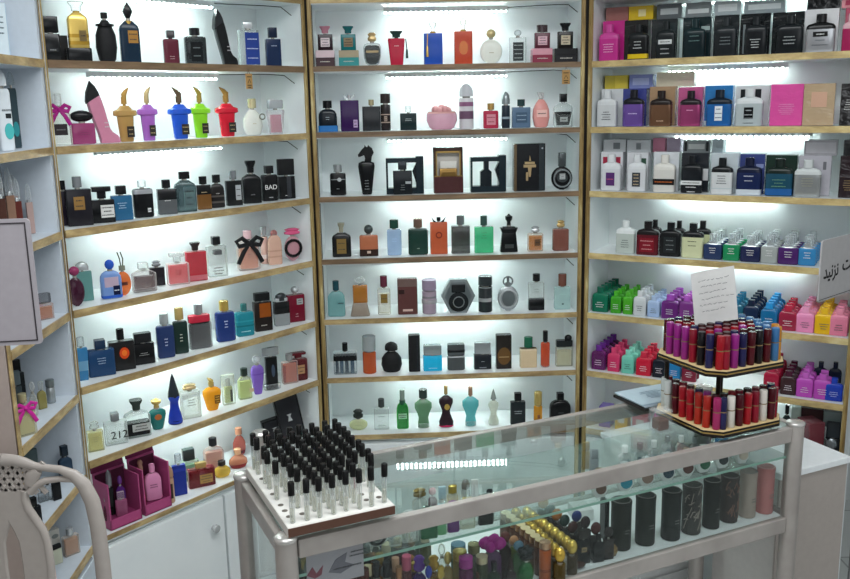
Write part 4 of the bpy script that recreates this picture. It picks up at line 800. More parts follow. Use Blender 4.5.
# third row of the middle
bt(('C', 3, 0.0822, 0.055, 0.0534, 0.1025), 'black rounded bottle with silver band and silver cap', ('rbox', K0), ('cyl', 'm:a3a8aa', .24, .55), ('band', 'm:9aa0a2', .7, .74), ('x', 'round_badge', 'disc', SV, .1, .45, .58, .26, 1.05), ('print', 't:8d9294', .3, 1, .3))
P = ('C', 3, 0.1796, 0.055, 0.0575, 0.167)
t = thing('perfume_bottle', 'black bottle with sculpted horse head stopper, ' + where(P), 'perfume bottle', place(P), YAW['C'])
w, h = P[4], P[5]
MB().loft([(0, .5), (.03, .58), (.85, .98), (.95, .92), (1, .5)], 4, w, w*.5, 0, h*.67).build('body', K0, t)
hp = [(-.1, .66), (.3, .66), (.34, .76), (.46, .84), (.36, .93), (.2, .97), (.14, 1.0), (.08, .95), (.0, .965), (-.06, 1.0), (-.1, .95), (-.26, .9), (-.48, .8), (-.44, .755), (-.3, .765), (-.12, .79), (-.06, .73)]
MB().prism([(x*w, z*h) for x, z in hp], -w*.15, w*.15, .12).build('horse_head', K1, t)
q = MB(); bars(q, 0, h*.2, w*.35, h*.25, 4, -w*.22, 8); q.build('printed_mark', 't:7c8284', t, 0)
def cutout_box(P, look, bottle):
    w, h = P[4], P[5]; t = thing('presentation_box', look + ', ' + where(P), 'presentation box', place(P), YAW['C'])
    mb = MB().box(-w/2, w/2, -.02, .02, 0, h*.16, .001).box(-w/2, w*.3, -.02, .02, h*.84, h*.96, .001).box(-w/2, -w*.45, -.02, .02, h*.16, h*.84)
    mb.box(w*.3, w/2, -.022, .022, 0, h, .001)
    mb.build('frame', 'o:15232a', t, 0)
    mb = MB().prism([(-w*.22, h*.16), (w*.1, h*.16), (w*.1, h*.55), (w*.02, h*.62), (w*.02, h*.84), (-w*.12, h*.84), (-w*.12, h*.62), (-w*.22, h*.55)], -.012, .012)
    mb.prism([(w*.32, h*.16), (w*.32, h*.84), (w*.2, h*.6), (w*.28, h*.35)], -.012, .012).build('silhouette', 'o:131b20', t, 0)
    return t
cutout_box(('C', 3, 0.3086, 0.055, 0.1265, 0.1251), 'black cut-out presentation box with bottle in front', 1)
bt(('C', 3, 0.3001, 0.03, 0.0636, 0.1091), 'black bottle with side emblem before cut-out box', ('box', 'o:1b2023'), ('cube', 'm:3c4246', .24, .45), ('lab', 't:aab0b2', .3, .5, .3, .1, 0), ('print', 't:6a7072', .3, 3, .3), d=.02)
cutout_box(('C', 3, 0.5918, 0.055, 0.1201, 0.1224), 'dark empty presentation box with white cut-outs', 0)
P = ('C', 3, 0.4561, 0.055, 0.0998, 0.1523)
t = thing('presentation_box', 'brown wooden frame box with pale lining and gold trim, ' + where(P), 'presentation box', place(P), YAW['C']); w, h = P[4], P[5]
MB().box(-w/2, w/2, -.02, .02, 0, h*.36, .001).build('plinth', 'o:4a2a2a', t, 0)
q = MB()
for x0, x1, z0, z1 in ((-.5, -.4, .36, 1), (.4, .5, .36, 1), (-.5, .5, .9, 1)): q.box(w*x0, w*x1, -.012, .02, h*z0, h*z1)
q.build('frame', 'o:3a241a', t, 0)
MB().box(-w*.4, w*.4, .008, .012, h*.36, h*.9).build('lining', 't:cfcac2', t, 0)
q = MB()
for x0, x1, z0, z1 in ((-.42, -.38, .36, .92), (.38, .42, .36, .92), (-.42, .42, .88, .92), (-.48, .48, .34, .38)): q.box(w*x0, w*x1, -.014, -.011, h*z0, h*z1)
q.build('gold_trim', 'm:a88a50', t, 0)
P2 = tuple(P[:3]) + (P[3]-.008, w*.6, h*.34, h*.36)
bt(P2, 'gold filigree bottle in brown frame box', ('box', 'm:8f6f3c'), ('wide', 'o:d9d6cf', .45, .95), d=.016)
P = ('C', 3, 0.7326, 0.055, 0.106, 0.159)
t = thing('presentation_box', 'tall black book shaped box with gold emblem, ' + where(P), 'presentation box', place(P), YAW['C']); w, h = P[4], P[5]
MB().box(-w/2, w/2, -.02, .02, 0, h, .001).build('cover', 'o:15171a', t, 0)
MB().box(-w/2-.001, -w*.42, -.0212, -.018, 0, h).build('spine', 'm:6a5a44', t, 0); MB().box(w*.3, w*.46, -.0212, -.018, .002, h-.002).build('side_panel', 'o:2b3236', t, 0)
q = MB().box(-w*.2, w*.2, -.0212, -.0195, h*.5, h*.56); q.box(-w*.16, w*.16, -.0212, -.0195, h*.57, h*.62); q.prism([(-w*.06, h*.5), (w*.06, h*.5), (w*.03, h*.3), (-w*.03, h*.3)], -.0212, -.0195); q.prism([(-w*.02, h*.64), (w*.04, h*.64), (0, h*.76)], -.0212, -.0195); q.box(-w*.12, -w*.05, -.0212, -.0195, h*.22, h*.4)
q.build('gold_emblem', 'm:bfa57c', t, 0)
MB().ball((w*.4, -.019, h*.9), .004, 8).build('silver_stud', SV, t)
P = ('C', 3, 0.8465, 0.055, 0.073, 0.1269)
bt(P[:5] + (P[5]*.62,), 'round black disc bottle with silver rim and patterned handle stopper', ('disc', K0), None, ('ring', 'm:9aa2a4', 0, .5, .4, .04), ('x', 'badge', 'disc', 'm:4a5052', 0, .32, .7, .5, 1.04), ('lab', 't:b5bcbc', 0, .58, .26, .24, 3), ('x', 'handle', 'rbox', 'm:5a6062', 0, 1.0, 1.6, .34, .9), ('ring', 'm:8c9496', 0, 1.42, .15, .04))
# fourth row
bt(('C', 4, 0.0862, 0.055, 0.0644, 0.1165), 'black shoulder bottle with gold label and flared silver cap', ('sh', 'o:181a1a'), ('flare', 'm:b4b09a', .26, .38), ('lab', 'm:a98c54', 0, .45, .5, .62, 2))
bt(('C', 4, 0.1794, 0.055, 0.0635, 0.1071), 'copper bottle with dark foot and ball cap', ('rbox', 'o:b0694a'), ('ball', 'm:4c5252', .3, .5), ('x', 'dark_foot', 'box', 'o:33241f', 0, 0, .22, 1.01, 1.02), ('lab', 't:c9b2a0', 0, .2, .2, .12, 0))
bt(('C', 4, 0.2673, 0.055, 0.0498, 0.122), 'pale blue faceted bottle with dark green cap', ('rbox', 'g:b4cde8'), ('cyl', 'o:23453a', .24, .6), ('print', 't:8aa0bc', .6, 2, .5))
bt(('C', 4, 0.3492, 0.055, 0.0681, 0.1233), 'deep green oblong bottle with bronze cap', ('rbox', 'o:1c3a32'), ('cyl', 'm:8a7264', .24, .45), ('print', 't:7f9488', .25, 1, .15))
bt(('C', 4, 0.4209, 0.055, 0.0592, 0.127), 'burnt orange bottle with black winged stopper', ('box', 'o:bd5a38'), ('cyl', K0, .1, .25), ('wings', 'o:2a2624', .82, .42), ('ring', 't:7a2a18', 0, .52, .16, .035))
bt(('C', 4, 0.4962, 0.055, 0.0639, 0.1306), 'smoked glass bottle with ribbed silver cap', ('box', 'g:3a3634'), ('cyl', 'm:7c8284', .24, .42), ('band', 'c:dfe5e5', .0, .07))
bt(('C', 4, 0.5769, 0.055, 0.0651, 0.1278), 'emerald green clear bottle with steel cap', ('box', 'g:3fc48a'), ('cyl', 'm:4c6a62', .26, .36), ('print', 't:1d6a48', .68, 3, .4))
bt(('C', 4, 0.6639, 0.055, 0.0614, 0.1324), 'black tapering bottle with crown cap', ('tapd', K0), ('crown', K0, .3, .42), ('x', 'shoulders', 'tapu', K0, 0, .48, .64, 1, 1), ('lab', 'm:565c5c', 0, .24, .5, .16, 1))
bt(('C', 4, 0.7564, 0.055, 0.0545, 0.0859), 'small amber clear bottle with silver bow cap', ('rbox', 'c:e3d5c2'), ('knot', SV, .24, .55), ('liq', 'g:d9903c', .86), ('lab', 't:5d4228', .1, .5, .36, .36, 1))
bt(('C', 4, 0.8448, 0.055, 0.0559, 0.1051), 'brown leather look bottle with gold clover cap', ('rbox', 'o:7a4c42'), ('knot', 'm:bda06a', .24, .5), ('print', 't:6a4038', .5, 1, .6))
# fifth row
bt(('C', 5, 0.06, 0.055, 0.06, 0.1247), 'aqua clear bottle with dark teal cap', ('shr', 'g:8fc4c4'), ('cyl', 'o:1e4650', .27, .36), ('lab', 't:5a8a8c', .25, .55, .42, .12, 1))
P0, P1 = ('C', 5, 0.142, 0.055, 0.0675, 0.0458), ('C', 5, 0.1436, 0.055, 0.0502, 0.0906, 0.0458)
bt(P0, 'taupe tapered plinth under amber bottle', ('tapd', 'o:8f8376'), None, name='plinth', cat='plinth', d=.045)
bt(P1, 'amber bottle with oval crystal stopper on taupe plinth', ('box', 'g:c8842c'), ('oval', 'c:d9e0df', .3, .75))
bt(('C', 5, 0.2262, 0.055, 0.0455, 0.1374), 'clear bottle with gold label and maroon cap', ('rbox', 'c:e6e6da'), ('cyl', 'o:5c2434', .28, .55), ('lab', 'm:a88a4c', 0, .62, .52, .34, 1), ('liq', 'c:f0ead8', .8))
bt(('C', 5, 0.3081, 0.055, 0.0694, 0.1258), 'tall brown leather textured box', ('box', 'o:5a3634'), None, ('x', 'flap', 'box', 'o:6a5550', 0, .78, .98, .98, 1.06), ('lab', 't:c9a9a0', 0, .12, .5, .06, 0), ('x', 'clasp', 'box', 'o:33201e', -.3, .58, .7, .3, 1.1), name='perfume_box', cat='box')
bt(('C', 5, 0.3841, 0.055, 0.0499, 0.1196), 'grey lilac cylinder with silver chain band', ('cyl', 'o:9a8a98'), ('cyl', 'o:94849a', .3, 1), ('band', 'm:c0bcc2', .5, .62), ('band', 'm:b4b0b8', .7, .78), ('x', 'chain', 'cyl', 'm:d0ccd2', 0, .3, .42, 1.08, 1.08))
P = ('C', 5, 0.485, 0.055, 0.1194, 0.1191)
t = thing('perfume_bottle', 'dark hexagonal bottle with round dial front, ' + where(P), 'perfume bottle', place(P), YAW['C']); w, h = P[4], P[5]
MB().loft([(0, .5, 1), (.5, 1, 1), (1, .5, 1)], 14, w, .035, 0, h).build('body', 'm:9aa2a4', t, 20)
MB().loft([(0, .5, 1), (.5, 1, 1), (1, .5, 1)], 14, w*.84, .038, h*.08, h*.92).build('inner_hexagon', 'o:565e60', t, 20)
MB().box(-w*.2, w*.2, -.021, -.015, h*.62, h*.86, .002).build('top_plate', 'o:14181a', t, 0)
q = MB().loft([(0, 1), (1, 1)], 2, h*.58, h*.58, -.005, .005, 0, 0, 24); q = q.build('dial', 'o:191d1f', t); q.rotation_euler.x = PI/2; q.location = (0, -.019, h*.34)
q = MB().tube([(h*.16*math.cos(PI*i/8), 0, h*.16*math.sin(PI*i/8)) for i in range(16)], .002, 5, True).build('dial_ring', 'm:8c9496', t); q.location = (0, -.025, h*.34)
bt(('C', 5, 0.5809, 0.055, 0.0491, 0.1269), 'black cylinder with silver clasp band', ('cyl', 'o:252a2d'), ('cyl', 'o:2c3235', .26, 1), ('band', 'm:b9bec0', .42, .56), ('band', 'm:8a9092', .96, 1))
P = ('C', 5, 0.6612, 0.055, 0.0741, 0.121)
bt(P[:5] + (P[5]*.74,), 'round silver engraved bottle with ring handle', ('disc', 'm:a9aeb0'), None, ('x', 'engraved_disc', 'disc', 'm:6f7678', 0, .2, .82, .62, 1.05), ('ring', 'm:d0d4d6', 0, .5, .42, .04), ('x', 'neck', 'cyl', 'm:8c9294', 0, .96, 1.12, .26, .8), ('ring', 'm:9aa0a2', 0, 1.17, .22, .04), ('x', 'stem', 'cyl', 'm:7c8284', 0, 1.0, 1.32, .12, .5))
bt(('C', 5, 0.7611, 0.055, 0.0552, 0.1287), 'square bottle with pale top, black foot and black cap', ('box', 'c:d9dfda'), ('cyl', K0, .2, .46), ('x', 'black_foot', 'box', K0, 0, 0, .31, 1.01, 1.02), ('print', 't:8d948f', .72, 2, .4))
bt(('C', 5, 0.8533, 0.055, 0.055, 0.126), 'pale aqua clear bottle with brown wooden cap', ('box', 'g:c2dfdc'), ('cyl', 'o:6a4236', .34, .52), ('print', 't:8faeaa', .7, 1, .6), ('lab', 't:3a4a4a', 0, .25, .12, .06, 0))
# sixth row
bt(('C', 6, 0.0831, 0.055, 0.0819, 0.111), 'clear bottle with blue black ribs and black band', ('box', 'c:c9d6da'), ('cyl', K0, .26, .24), ('x', 'rib', 'box', 'o:143044', -.36, .03, .58, .12, .9), ('x', 'rib', 'box', 'o:1c4a66', -.16, .03, .58, .14, .9), ('x', 'rib', 'box', 'o:143044', .06, .03, .58, .14, .9), ('x', 'rib', 'box', 'o:1c4a66', .3, .03, .58, .16, .9), ('x', 'black_band', 'box', K0, 0, .44, .6, 1.01, 1.04))
bt(('C', 6, 0.1681, 0.055, 0.0476, 0.1336), 'orange cylinder bottle with tall silver cap', ('cyl', 'g:d0602a'), ('cyl', 'm:b4babc', .4, 1))
bt(('C', 6, 0.2463, 0.055, 0.0743, 0.1091), 'black onion shaped ribbed bottle', ('egg', K1), ('dome', K1, .26, .62))
bt(('C', 6, 0.3272, 0.055, 0.0404, 0.133), 'tall narrow matte black box', ('box', K1), None, ('x', 'seam', 'box', 'o:2c2f33', .25, .02, .98, .1, 1.05), name='perfume_box', cat='box', d=.03)
bt(('C', 6, 0.3916, 0.055, 0.0662, 0.0932), 'bright cyan bottle with silver cap block', ('box', 'o:1fb4e0'), ('wide', 'm:9aa4a6', .38, .96), ('print', 't:b5e8f4', .2, 1, .6))
bt(('C', 6, 0.4752, 0.055, 0.0623, 0.094), 'charcoal square bottle with striped silver cap', ('rbox', 'o:4a4f50'), ('wide', 'm:5a6062', .42, .98), ('band', 'm:a9afb0', .9, 1), ('x', 'cap_stripe', 'wide', K0, 0, .7, .8, 1.0, 1.05))
bt(('C', 6, 0.5698, 0.055, 0.0618, 0.0967), 'black bottle with chunky clear silver cap', ('box', 'o:1c2026'), ('wide', 'm:a6acae', .42, .94), ('print', 't:9ba1a6', .55, 1, .3), ('lab', 't:7c8288', .0, .12, .4, .06, 0))
bt(('C', 6, 0.645, 0.055, 0.0547, 0.1231), 'dark oblong box with bronze crossed emblem', ('box', 'o:26221f'), None, ('x', 'bronze_sun', 'disc', 'm:7d5c38', 0, .12, .64, .86, 1.04), ('x', 'gold_line', 'box', 'm:bfa070', 0, .34, .37, .8, 1.08), name='perfume_box', cat='box', d=.03)
bt(('C', 6, 0.7337, 0.055, 0.0595, 0.111), 'beige bottle with emerald green cap', ('box', 'o:d3bd9a'), ('cyl', 'o:1e5c44', .34, .52), ('band', 'o:e0cdae', .9, 1))
bt(('C', 6, 0.7947, 0.055, 0.0322, 0.131), 'slim orange bottle with long black cap', ('cyl', 'g:d9542c'), ('cyl', K0, .3, .55), ('band', 'c:e9e4e0', 0, .06))
bt(('C', 6, 0.862, 0.055, 0.0591, 0.0951), 'cream clear bottle with tilted black cap and ball', ('box', 'c:e3e4d2'), ('wide', 'o:1d2122', .24, .98), ('x', 'ball_knob', 'ball', K0, .25, .94, 1.2, .45, .9), ('liq', 'g:e3e0c4', .85), ('print', 't:8a8c80', .8, 1, .5))
# bottom row
bt(('C', 7, 0.1209, 0.055, 0.0657, 0.076), 'pale yellow round bottle with black rose cap', ('disc', 'g:d6dcae'), ('knot', 'o:232a26', .44, .55), ('print', 't:7c8468', .5, 1, .4))
bt(('C', 7, 0.2048, 0.055, 0.0539, 0.113), 'clear rectangular bottle with dark grey cap', ('box', 'c:d6dfdc'), ('cyl', 'o:3a403f', .26, .42), ('print', 't:7c8684', .62, 1, .6), ('lab', 't:b9c4c0', 0, .2, .5, .04, 0))
bt(('C', 7, 0.2804, 0.055, 0.0429, 0.1438), 'bright green bottle with tall silver neck', ('shr', 'g:1f9c3a'), ('cyl', 'm:9aa8a0', .3, .42), ('lab', 't:9ac4a4', 0, .5, .7, .2, 2), ('x', 'neck_ring', 'cyl', 'o:28463a', 0, .62, .74, .5, .9))
bt(('C', 7, 0.355, 0.055, 0.0621, 0.143), 'frosted green male torso bottle with dark cap', ('male', 'g:6a9a72'), ('cyl', 'o:2f3c38', .22, .48), ('x', 'clear_foot', 'cyl', 'c:d3e2dc', 0, 0, .12, .66, .9))
bt(('C', 7, 0.4369, 0.055, 0.0528, 0.153), 'black and pink corset torso bottle with gold cap', ('corset', 'o:2c1c24'), ('cyl', 'm:c0a068', .2, .26), ('x', 'pink_skirt', 'bell', 'o:cc2a5e', 0, .01, .25, 1.03, 1.04), ('x', 'gold_medallion', 'disc', GD, .05, .44, .58, .36, 1.12))
bt(('C', 7, 0.5253, 0.055, 0.0594, 0.1461), 'aqua male torso bottle with copper cap', ('male', 'g:5cbcc0'), ('cyl', 'm:b08a72', .22, .26), ('x', 'clear_foot', 'cyl', 'c:d3e6e6', 0, 0, .12, .66, .9), ('print', 't:3a8a90', .2, 1, .4))
bt(('C', 7, 0.6084, 0.055, 0.0382, 0.1355), 'white torso bottle with silver spray cap', ('corset', 'g:dde2d4'), ('tip', 'm:a4aaa8', .28, .55), ('print', 't:a9aea2', .5, 2, .4))
bt(('C', 7, 0.6964, 0.055, 0.0535, 0.1172), 'black rectangular bottle with black cap', ('box', 'o:1f2528'), ('cube', K0, .24, .46), ('print', 't:9aa2a4', .55, 2, .6))
bt(('C', 7, 0.7701, 0.055, 0.0309, 0.1182), 'golden yellow cylinder bottle with gold cap', ('cyl', 'g:d99a1c'), ('cyl', 'm:c7b06a', .42, .9), ('lab', 't:6a3a10', 0, .45, .3, .2, 0))
bt(('C', 7, 0.8504, 0.055, 0.0754, 0.1115), 'broad black bottle with round shoulders', ('shr', K0), ('cube', K0, .22, .32), ('print', 't:4c5254', .5, 1, .3))

# ================================================================== right unit
W1, PKB = 'w:dfe0e2', 'w:c22a86'
def pair(PB, P, look, boxm, lo, hi, *ex, face=None, boxn=None, cap=None):
    lk = look.split(); n_ = 9 - len(boxn.split())
    if len(lk) > n_: lk = lk[:lk.index('with')] if 'with' in lk and lk.index('with') <= n_ else lk[:n_]
    carton(PB, '%s behind %s' % (boxn, ' '.join(lk)), boxm, dep=.045, face=face)
    rb(P, look, lo, hi, *ex, cap=cap)
pair(('R', 1, 0.0672, 0.095, 0.0829, 0.1288), ('R', 1, 0.0628, 0.04, 0.0645, 0.115), 'hot pink body spray bottle', PKB, 'o:c0348a', 'o:c94a98', ('print', 't:e8b0d4', .35, 4), boxn='hot pink box')
pair(('R', 1, 0.1394, 0.095, 0.0804, 0.1266), ('R', 1, 0.1592, 0.04, 0.0637, 0.1095), 'black body spray bottle with yellow foot band', 'w:17191a', 'o:17191a', 'o:1d2022', ('band', 'o:d9b91c', .03, .16), ('print', 't:b9bcbc', .42, 3), boxn='black box')
pair(('R', 1, 0.2314, 0.095, 0.0857, 0.1242), ('R', 1, 0.2477, 0.04, 0.0601, 0.1136), 'black bottle with silver bar label', 'w:20282a', 'o:1a2022', 'o:1a2022', ('lab', 't:cfd3d3', .45, .7, .12, 1, 't:3a3a3a'), ('print', 't:b4b9b9', .2, 2), boxn='smoke wrapped box', face=[('o:2c3638', .3, .7, .3, .4)])
pair(('R', 1, 0.3346, 0.095, 0.0908, 0.1241), ('R', 1, 0.3383, 0.04, 0.0654, 0.1142), 'deep green black bottle with faint lettering', 'w:12262a', 'o:102024', 'o:14292c', ('print', 't:5c7a78', .5, 2), boxn='dark teal box', face=[('t:9fb2b0', .3, .72, .3, .1)])
pair(('R', 1, 0.4237, 0.095, 0.0779, 0.1247), ('R', 1, 0.432, 0.04, 0.0647, 0.1145), 'grey black bottle fifth from the corner', 'w:24292c', 'o:1c2124', 'o:23292c', ('print', 't:6a7274', .4, 3), boxn='charcoal box')
pair(('R', 1, 0.5095, 0.095, 0.0907, 0.1238), ('R', 1, 0.5199, 0.04, 0.0642, 0.1121), 'black bottle with white base strip', 'w:171c1f', 'o:15191c', 'o:1a1f22', ('print', 't:c4c9c9', .3, 4), boxn='black box with glossy wrap', face=[('t:7c8688', -.36, .4, .08, .7)])
pair(('R', 1, 0.6034, 0.095, 0.0929, 0.1223), ('R', 1, 0.6163, 0.04, 0.0752, 0.109), 'wide plain black bottle', 'w:1b2022', 'o:14181b', 'o:181d20', ('print', 't:9fa5a5', .35, 3), boxn='black wrapped box')
pair(('R', 1, 0.6962, 0.095, 0.0966, 0.125), ('R', 1, 0.7006, 0.04, 0.0791, 0.108), 'silver metallic bottle with black shoulders and label', W1, 'm:b4b6ba', 'o:141517', ('lab', 'o:101010', .47, .5, .13, 1, 't:d9d9d9'), ('print', 't:55585c', .25, 2), boxn='white box')
pair(('R', 1, 0.7761, 0.095, 0.035, 0.1226), ('R', 1, 0.7799, 0.04, 0.0429, 0.1045), 'ruby pink ribbed bottle at photo edge', 'w:b04460', 'o:9c1f52', 'o:d3a6b0', boxn='rose box')
for P, lk, m, fc in ((('R', 1, 0.0652, 0.13, 0.079, 0.0433, 0.1307), 'dusty copper pink box lying on pink box', 'w:9a6660', None), (('R', 1, 0.1452, 0.13, 0.0843, 0.0443, 0.1285), 'yellow box lying on black box', 'w:d8b81e', [('t:e8dca0', .05, .5, .3, .5)]), (('R', 1, 0.2375, 0.13, 0.0834, 0.0467, 0.1262), 'black and silver printed box on top', 'w:596063', [('t:b4babb', .0, .5, .7, .4)]),
    (('R', 1, 0.3295, 0.13, 0.0842, 0.0444, 0.1268), 'silver wrapped box lying beside printed box', 'w:7c8486', [('t:cfd4d4', 0, .4, .8, .3)]), (('R', 1, 0.4187, 0.13, 0.0849, 0.0422, 0.1275), 'pale silver box on grey black stock', 'w:a9b4b8', [('t:d3dadb', 0, .5, .7, .5)]), (('R', 1, 0.5282, 0.13, 0.1231, 0.0399, 0.1251), 'long silver script box in the top layer', 'w:8d989c', [('t:c9d1d2', 0, .5, .8, .4)]),
    (('R', 1, 0.6946, 0.13, 0.0933, 0.0373, 0.1277), 'black box lying on white box', 'w:15171a', None), (('R', 1, 0.7692, 0.13, 0.0531, 0.0368, 0.1257), 'salmon pink box lying at photo edge', 'w:d98f98', [('t:a83a58', 0, .4, .6, .4)])):
    carton(P, lk, m, dep=.06, face=fc)
pair(('R', 2, 0.0686, 0.095, 0.0857, 0.1216), ('R', 2, 0.0609, 0.04, 0.0655, 0.1164), 'white satin bottle with dark lettering', 'w:cfd2d4', 'o:c9ccce', 'o:d3d6d8', ('print', 't:3c3f44', .3, 4), boxn='white box')
pair(('R', 2, 0.1407, 0.095, 0.0816, 0.1211), ('R', 2, 0.1497, 0.04, 0.0663, 0.1176), 'violet metallic bottle with black shoulders', 'w:3a4288', 'm:7a5cb0', 'o:191a22', ('print', 't:d0c6e0', .35, 1), boxn='indigo box')
pair(('R', 2, 0.2324, 0.095, 0.087, 0.1253), ('R', 2, 0.24, 0.04, 0.0686, 0.1123), 'bronze bottle with dark brown shoulders', 'w:a98a6a', 'm:7a5a44', 'o:241c1a', ('print', 't:c0a48a', .15, 1), boxn='tan kraft box')
pair(('R', 2, 0.323, 0.095, 0.08, 0.1215), ('R', 2, 0.3339, 0.04, 0.0649, 0.1102), 'magenta rose metallic bottle with black shoulders', 'w:c05a8c', 'm:a8487a', 'o:221a20', ('print', 't:d9a0c0', .45, 1), boxn='rose pink box')
pair(('R', 2, 0.4109, 0.095, 0.0884, 0.124), ('R', 2, 0.4226, 0.04, 0.0748, 0.1112), 'blue bottle with white square label', 'w:2c78b8', 'o:1e5c9c', 'o:13202e', ('lab', 't:dfe4e8', .35, .3, .4, 3, 't:1e3a5c'), boxn='bright blue box', face=[('t:c9d6e0', 0, .06, 1, .12)])
pair(('R', 2, 0.512, 0.095, 0.1042, 0.1214), ('R', 2, 0.5123, 0.04, 0.0801, 0.1121), 'pale grey bottle with black square emblem', 'w:d0d4d6', 'o:aeb8ba', 'o:d3d8d9', ('lab', 'o:16181a', .36, .34, .28, 2, 't:aab0b2'), ('print', 't:5a6062', .14, 2), boxn='white box with black figures', face=[('o:23282a', -.28, .78, .14, .26), ('o:23282a', .16, .78, .2, .26)])
carton(('R', 2, 0.6195, 0.05, 0.0959, 0.1225), 'bright pink shrink wrapped box', 'w:d8529c', dep=.05, marks=('t:e8a0cc', .4, 6))
carton(('R', 2, 0.7089, 0.05, 0.0894, 0.1219), 'beige wrapped box with peach spot', 'w:b39c7e', dep=.05, face=[('t:c9a088', 0, .62, .5, .36)])
carton(('R', 2, 0.7896, 0.05, 0.0466, 0.1198), 'black wrapped box at photo edge', 'w:211f20', dep=.05, marks=('t:c4c4c2', .5, 5))
for P, lk, m, fc in ((('R', 2, 0.0674, 0.13, 0.0833, 0.0446, 0.1216), 'olive yellow box lying on white box', 'w:c2b03a', [('o:d3c04a', .2, .5, .5, .9)]), (('R', 2, 0.1509, 0.13, 0.0808, 0.0456, 0.121), 'periwinkle patterned box lying on indigo box', 'w:7c88c0', [('t:a6b0d6', 0, .5, .7, .5)]), (('R', 2, 0.2634, 0.13, 0.1251, 0.0463, 0.1247), 'long cream box lying on kraft box', 'w:d9d2bc', None)):
    carton(P, lk, m, dep=.055, face=fc)
pair(('R', 3, 0.0679, 0.095, 0.0787, 0.1256), ('R', 3, 0.0797, 0.04, 0.0663, 0.1205), 'white bottle with red and blue label', 'w:d5d6da', 'o:d0d2d6', 'o:d9dbde', ('lab', 'o:56306c', .32, .44, .36, 1, 't:c05a70'), boxn='white box with red and blue corners', face=[('o:a8324a', -.3, .78, .2, .18), ('o:a8324a', .3, .78, .2, .18)])
pair(('R', 3, 0.1564, 0.095, 0.0747, 0.1248), ('R', 3, 0.1676, 0.04, 0.0609, 0.1215), 'white bottle with busy dark picture label', 'w:d3d4d8', 'o:cfd1d5', 'o:d8dadd', ('lab', 'o:3c4046', .32, .44, .38, 4, 't:c9b08a'), boxn='white box with dark green figure', face=[('o:3c5a4a', .3, .6, .22, .5)])
pair(('R', 3, 0.2523, 0.095, 0.0865, 0.1274), ('R', 3, 0.2587, 0.04, 0.0695, 0.1209), 'ivory bottle with black band and orange lettering', 'w:d6dade', 'o:d3d1cb', 'o:dbd9d2', ('lab', 'o:1d1b1a', .28, .99, .16, 1, 'o:d06a2a'), boxn='white ivory box')
pair(('R', 3, 0.3462, 0.095, 0.0903, 0.1251), ('R', 3, 0.3472, 0.04, 0.0658, 0.1187), 'black bottle with white strap label', 'w:23282e', 'o:171b20', 'o:14181c', ('lab', 't:d6d8d8', .28, .99, .11, 1, 't:44484a'), ('print', 't:d0d0d0', .1, 2), boxn='black and white box', face=[('t:d9dadb', .4, .45, .18, .3)])
pair(('R', 3, 0.4387, 0.095, 0.088, 0.126), ('R', 3, 0.4409, 0.04, 0.0652, 0.1136), 'pearl white bottle with black shoulders', 'w:c9d3d8', 'o:d0d3d4', 'o:16191c', ('print', 't:55585c', .4, 4), ('band', 't:b9c4c8', .14, .17), boxn='pale grey box')
pair(('R', 3, 0.5233, 0.095, 0.0781, 0.1238), ('R', 3, 0.5226, 0.04, 0.0738, 0.1147), 'navy bottle with silver script', 'w:3a4680', 'o:18244c', 'o:131a34', ('print', 't:c4c9d6', .45, 2), ('band', 't:c4ccd4', .0, .15), boxn='slate violet box', face=[('t:8a96c4', .3, .7, .3, .1)])
pair(('R', 3, 0.6091, 0.095, 0.0943, 0.1216), ('R', 3, 0.6116, 0.04, 0.0777, 0.1128), 'bottle shading from black green to blue', 'w:22362e', 'o:1f4a5e', 'o:14231e', ('band', 'o:255a96', .02, .2), ('print', 't:5a8a70', .35, 3), boxn='forest green box')
pair(('R', 3, 0.7052, 0.095, 0.0952, 0.1209), ('R', 3, 0.6922, 0.04, 0.0758, 0.1109), 'silver grey bottle with pale shoulders', 'w:b4b2ba', 'm:a9adad', 'o:c6cbcb', ('print', 't:8c8a78', .4, 4), boxn='lilac grey box', face=[('t:6a6a70', .3, .75, .1, .2)])
carton(('R', 3, 0.8023, 0.06, 0.0505, 0.123), 'dark brown black box with gold lettering', 'w:2a2024', dep=.05, marks=('m:b49a70', .3, 5))
for P, lk, m, fc in ((('R', 3, 0.0664, 0.13, 0.0812, 0.0425, 0.1235), 'white box with grey emblem lying in the corner', 'w:cdd1d4', [('t:7c8286', .1, .5, .3, .5)]), (('R', 3, 0.1498, 0.13, 0.0836, 0.0419, 0.1227), 'white box with small crest lying second from corner', 'w:c9ced2', [('t:82888c', 0, .5, .2, .5)]), (('R', 3, 0.2134, 0.15, 0.0433, 0.0467, 0.1239), 'dusty pink box lying behind ivory bottle', 'w:c47a94', None), (('R', 3, 0.2622, 0.15, 0.0463, 0.0463, 0.1244), 'lilac grey box lying beside dusty pink box', 'w:a99aae', None),
    (('R', 3, 0.3413, 0.13, 0.0897, 0.0422, 0.123), 'black and white ornate printed box on top', 'w:8a9294', [('t:d9dcdc', 0, .5, .6, .4), ('o:2c3032', -.4, .5, .1, .7), ('o:2c3032', .4, .5, .1, .7)]), (('R', 3, 0.4085, 0.13, 0.036, 0.045, 0.1237), 'pale grey end-on box beside ornate box', 'w:a4b0b6', None), (('R', 3, 0.7147, 0.13, 0.0977, 0.0476, 0.1189), 'sparkly silver box lying on lilac box', 'w:b4b2b8', [('t:d3d1d6', 0, .5, .9, .7)]), (('R', 3, 0.7983, 0.14, 0.0427, 0.0482, 0.1181), 'black box lying beside silver box', 'w:2a2c30', None)):
    carton(P, lk, m, dep=.055, face=fc)
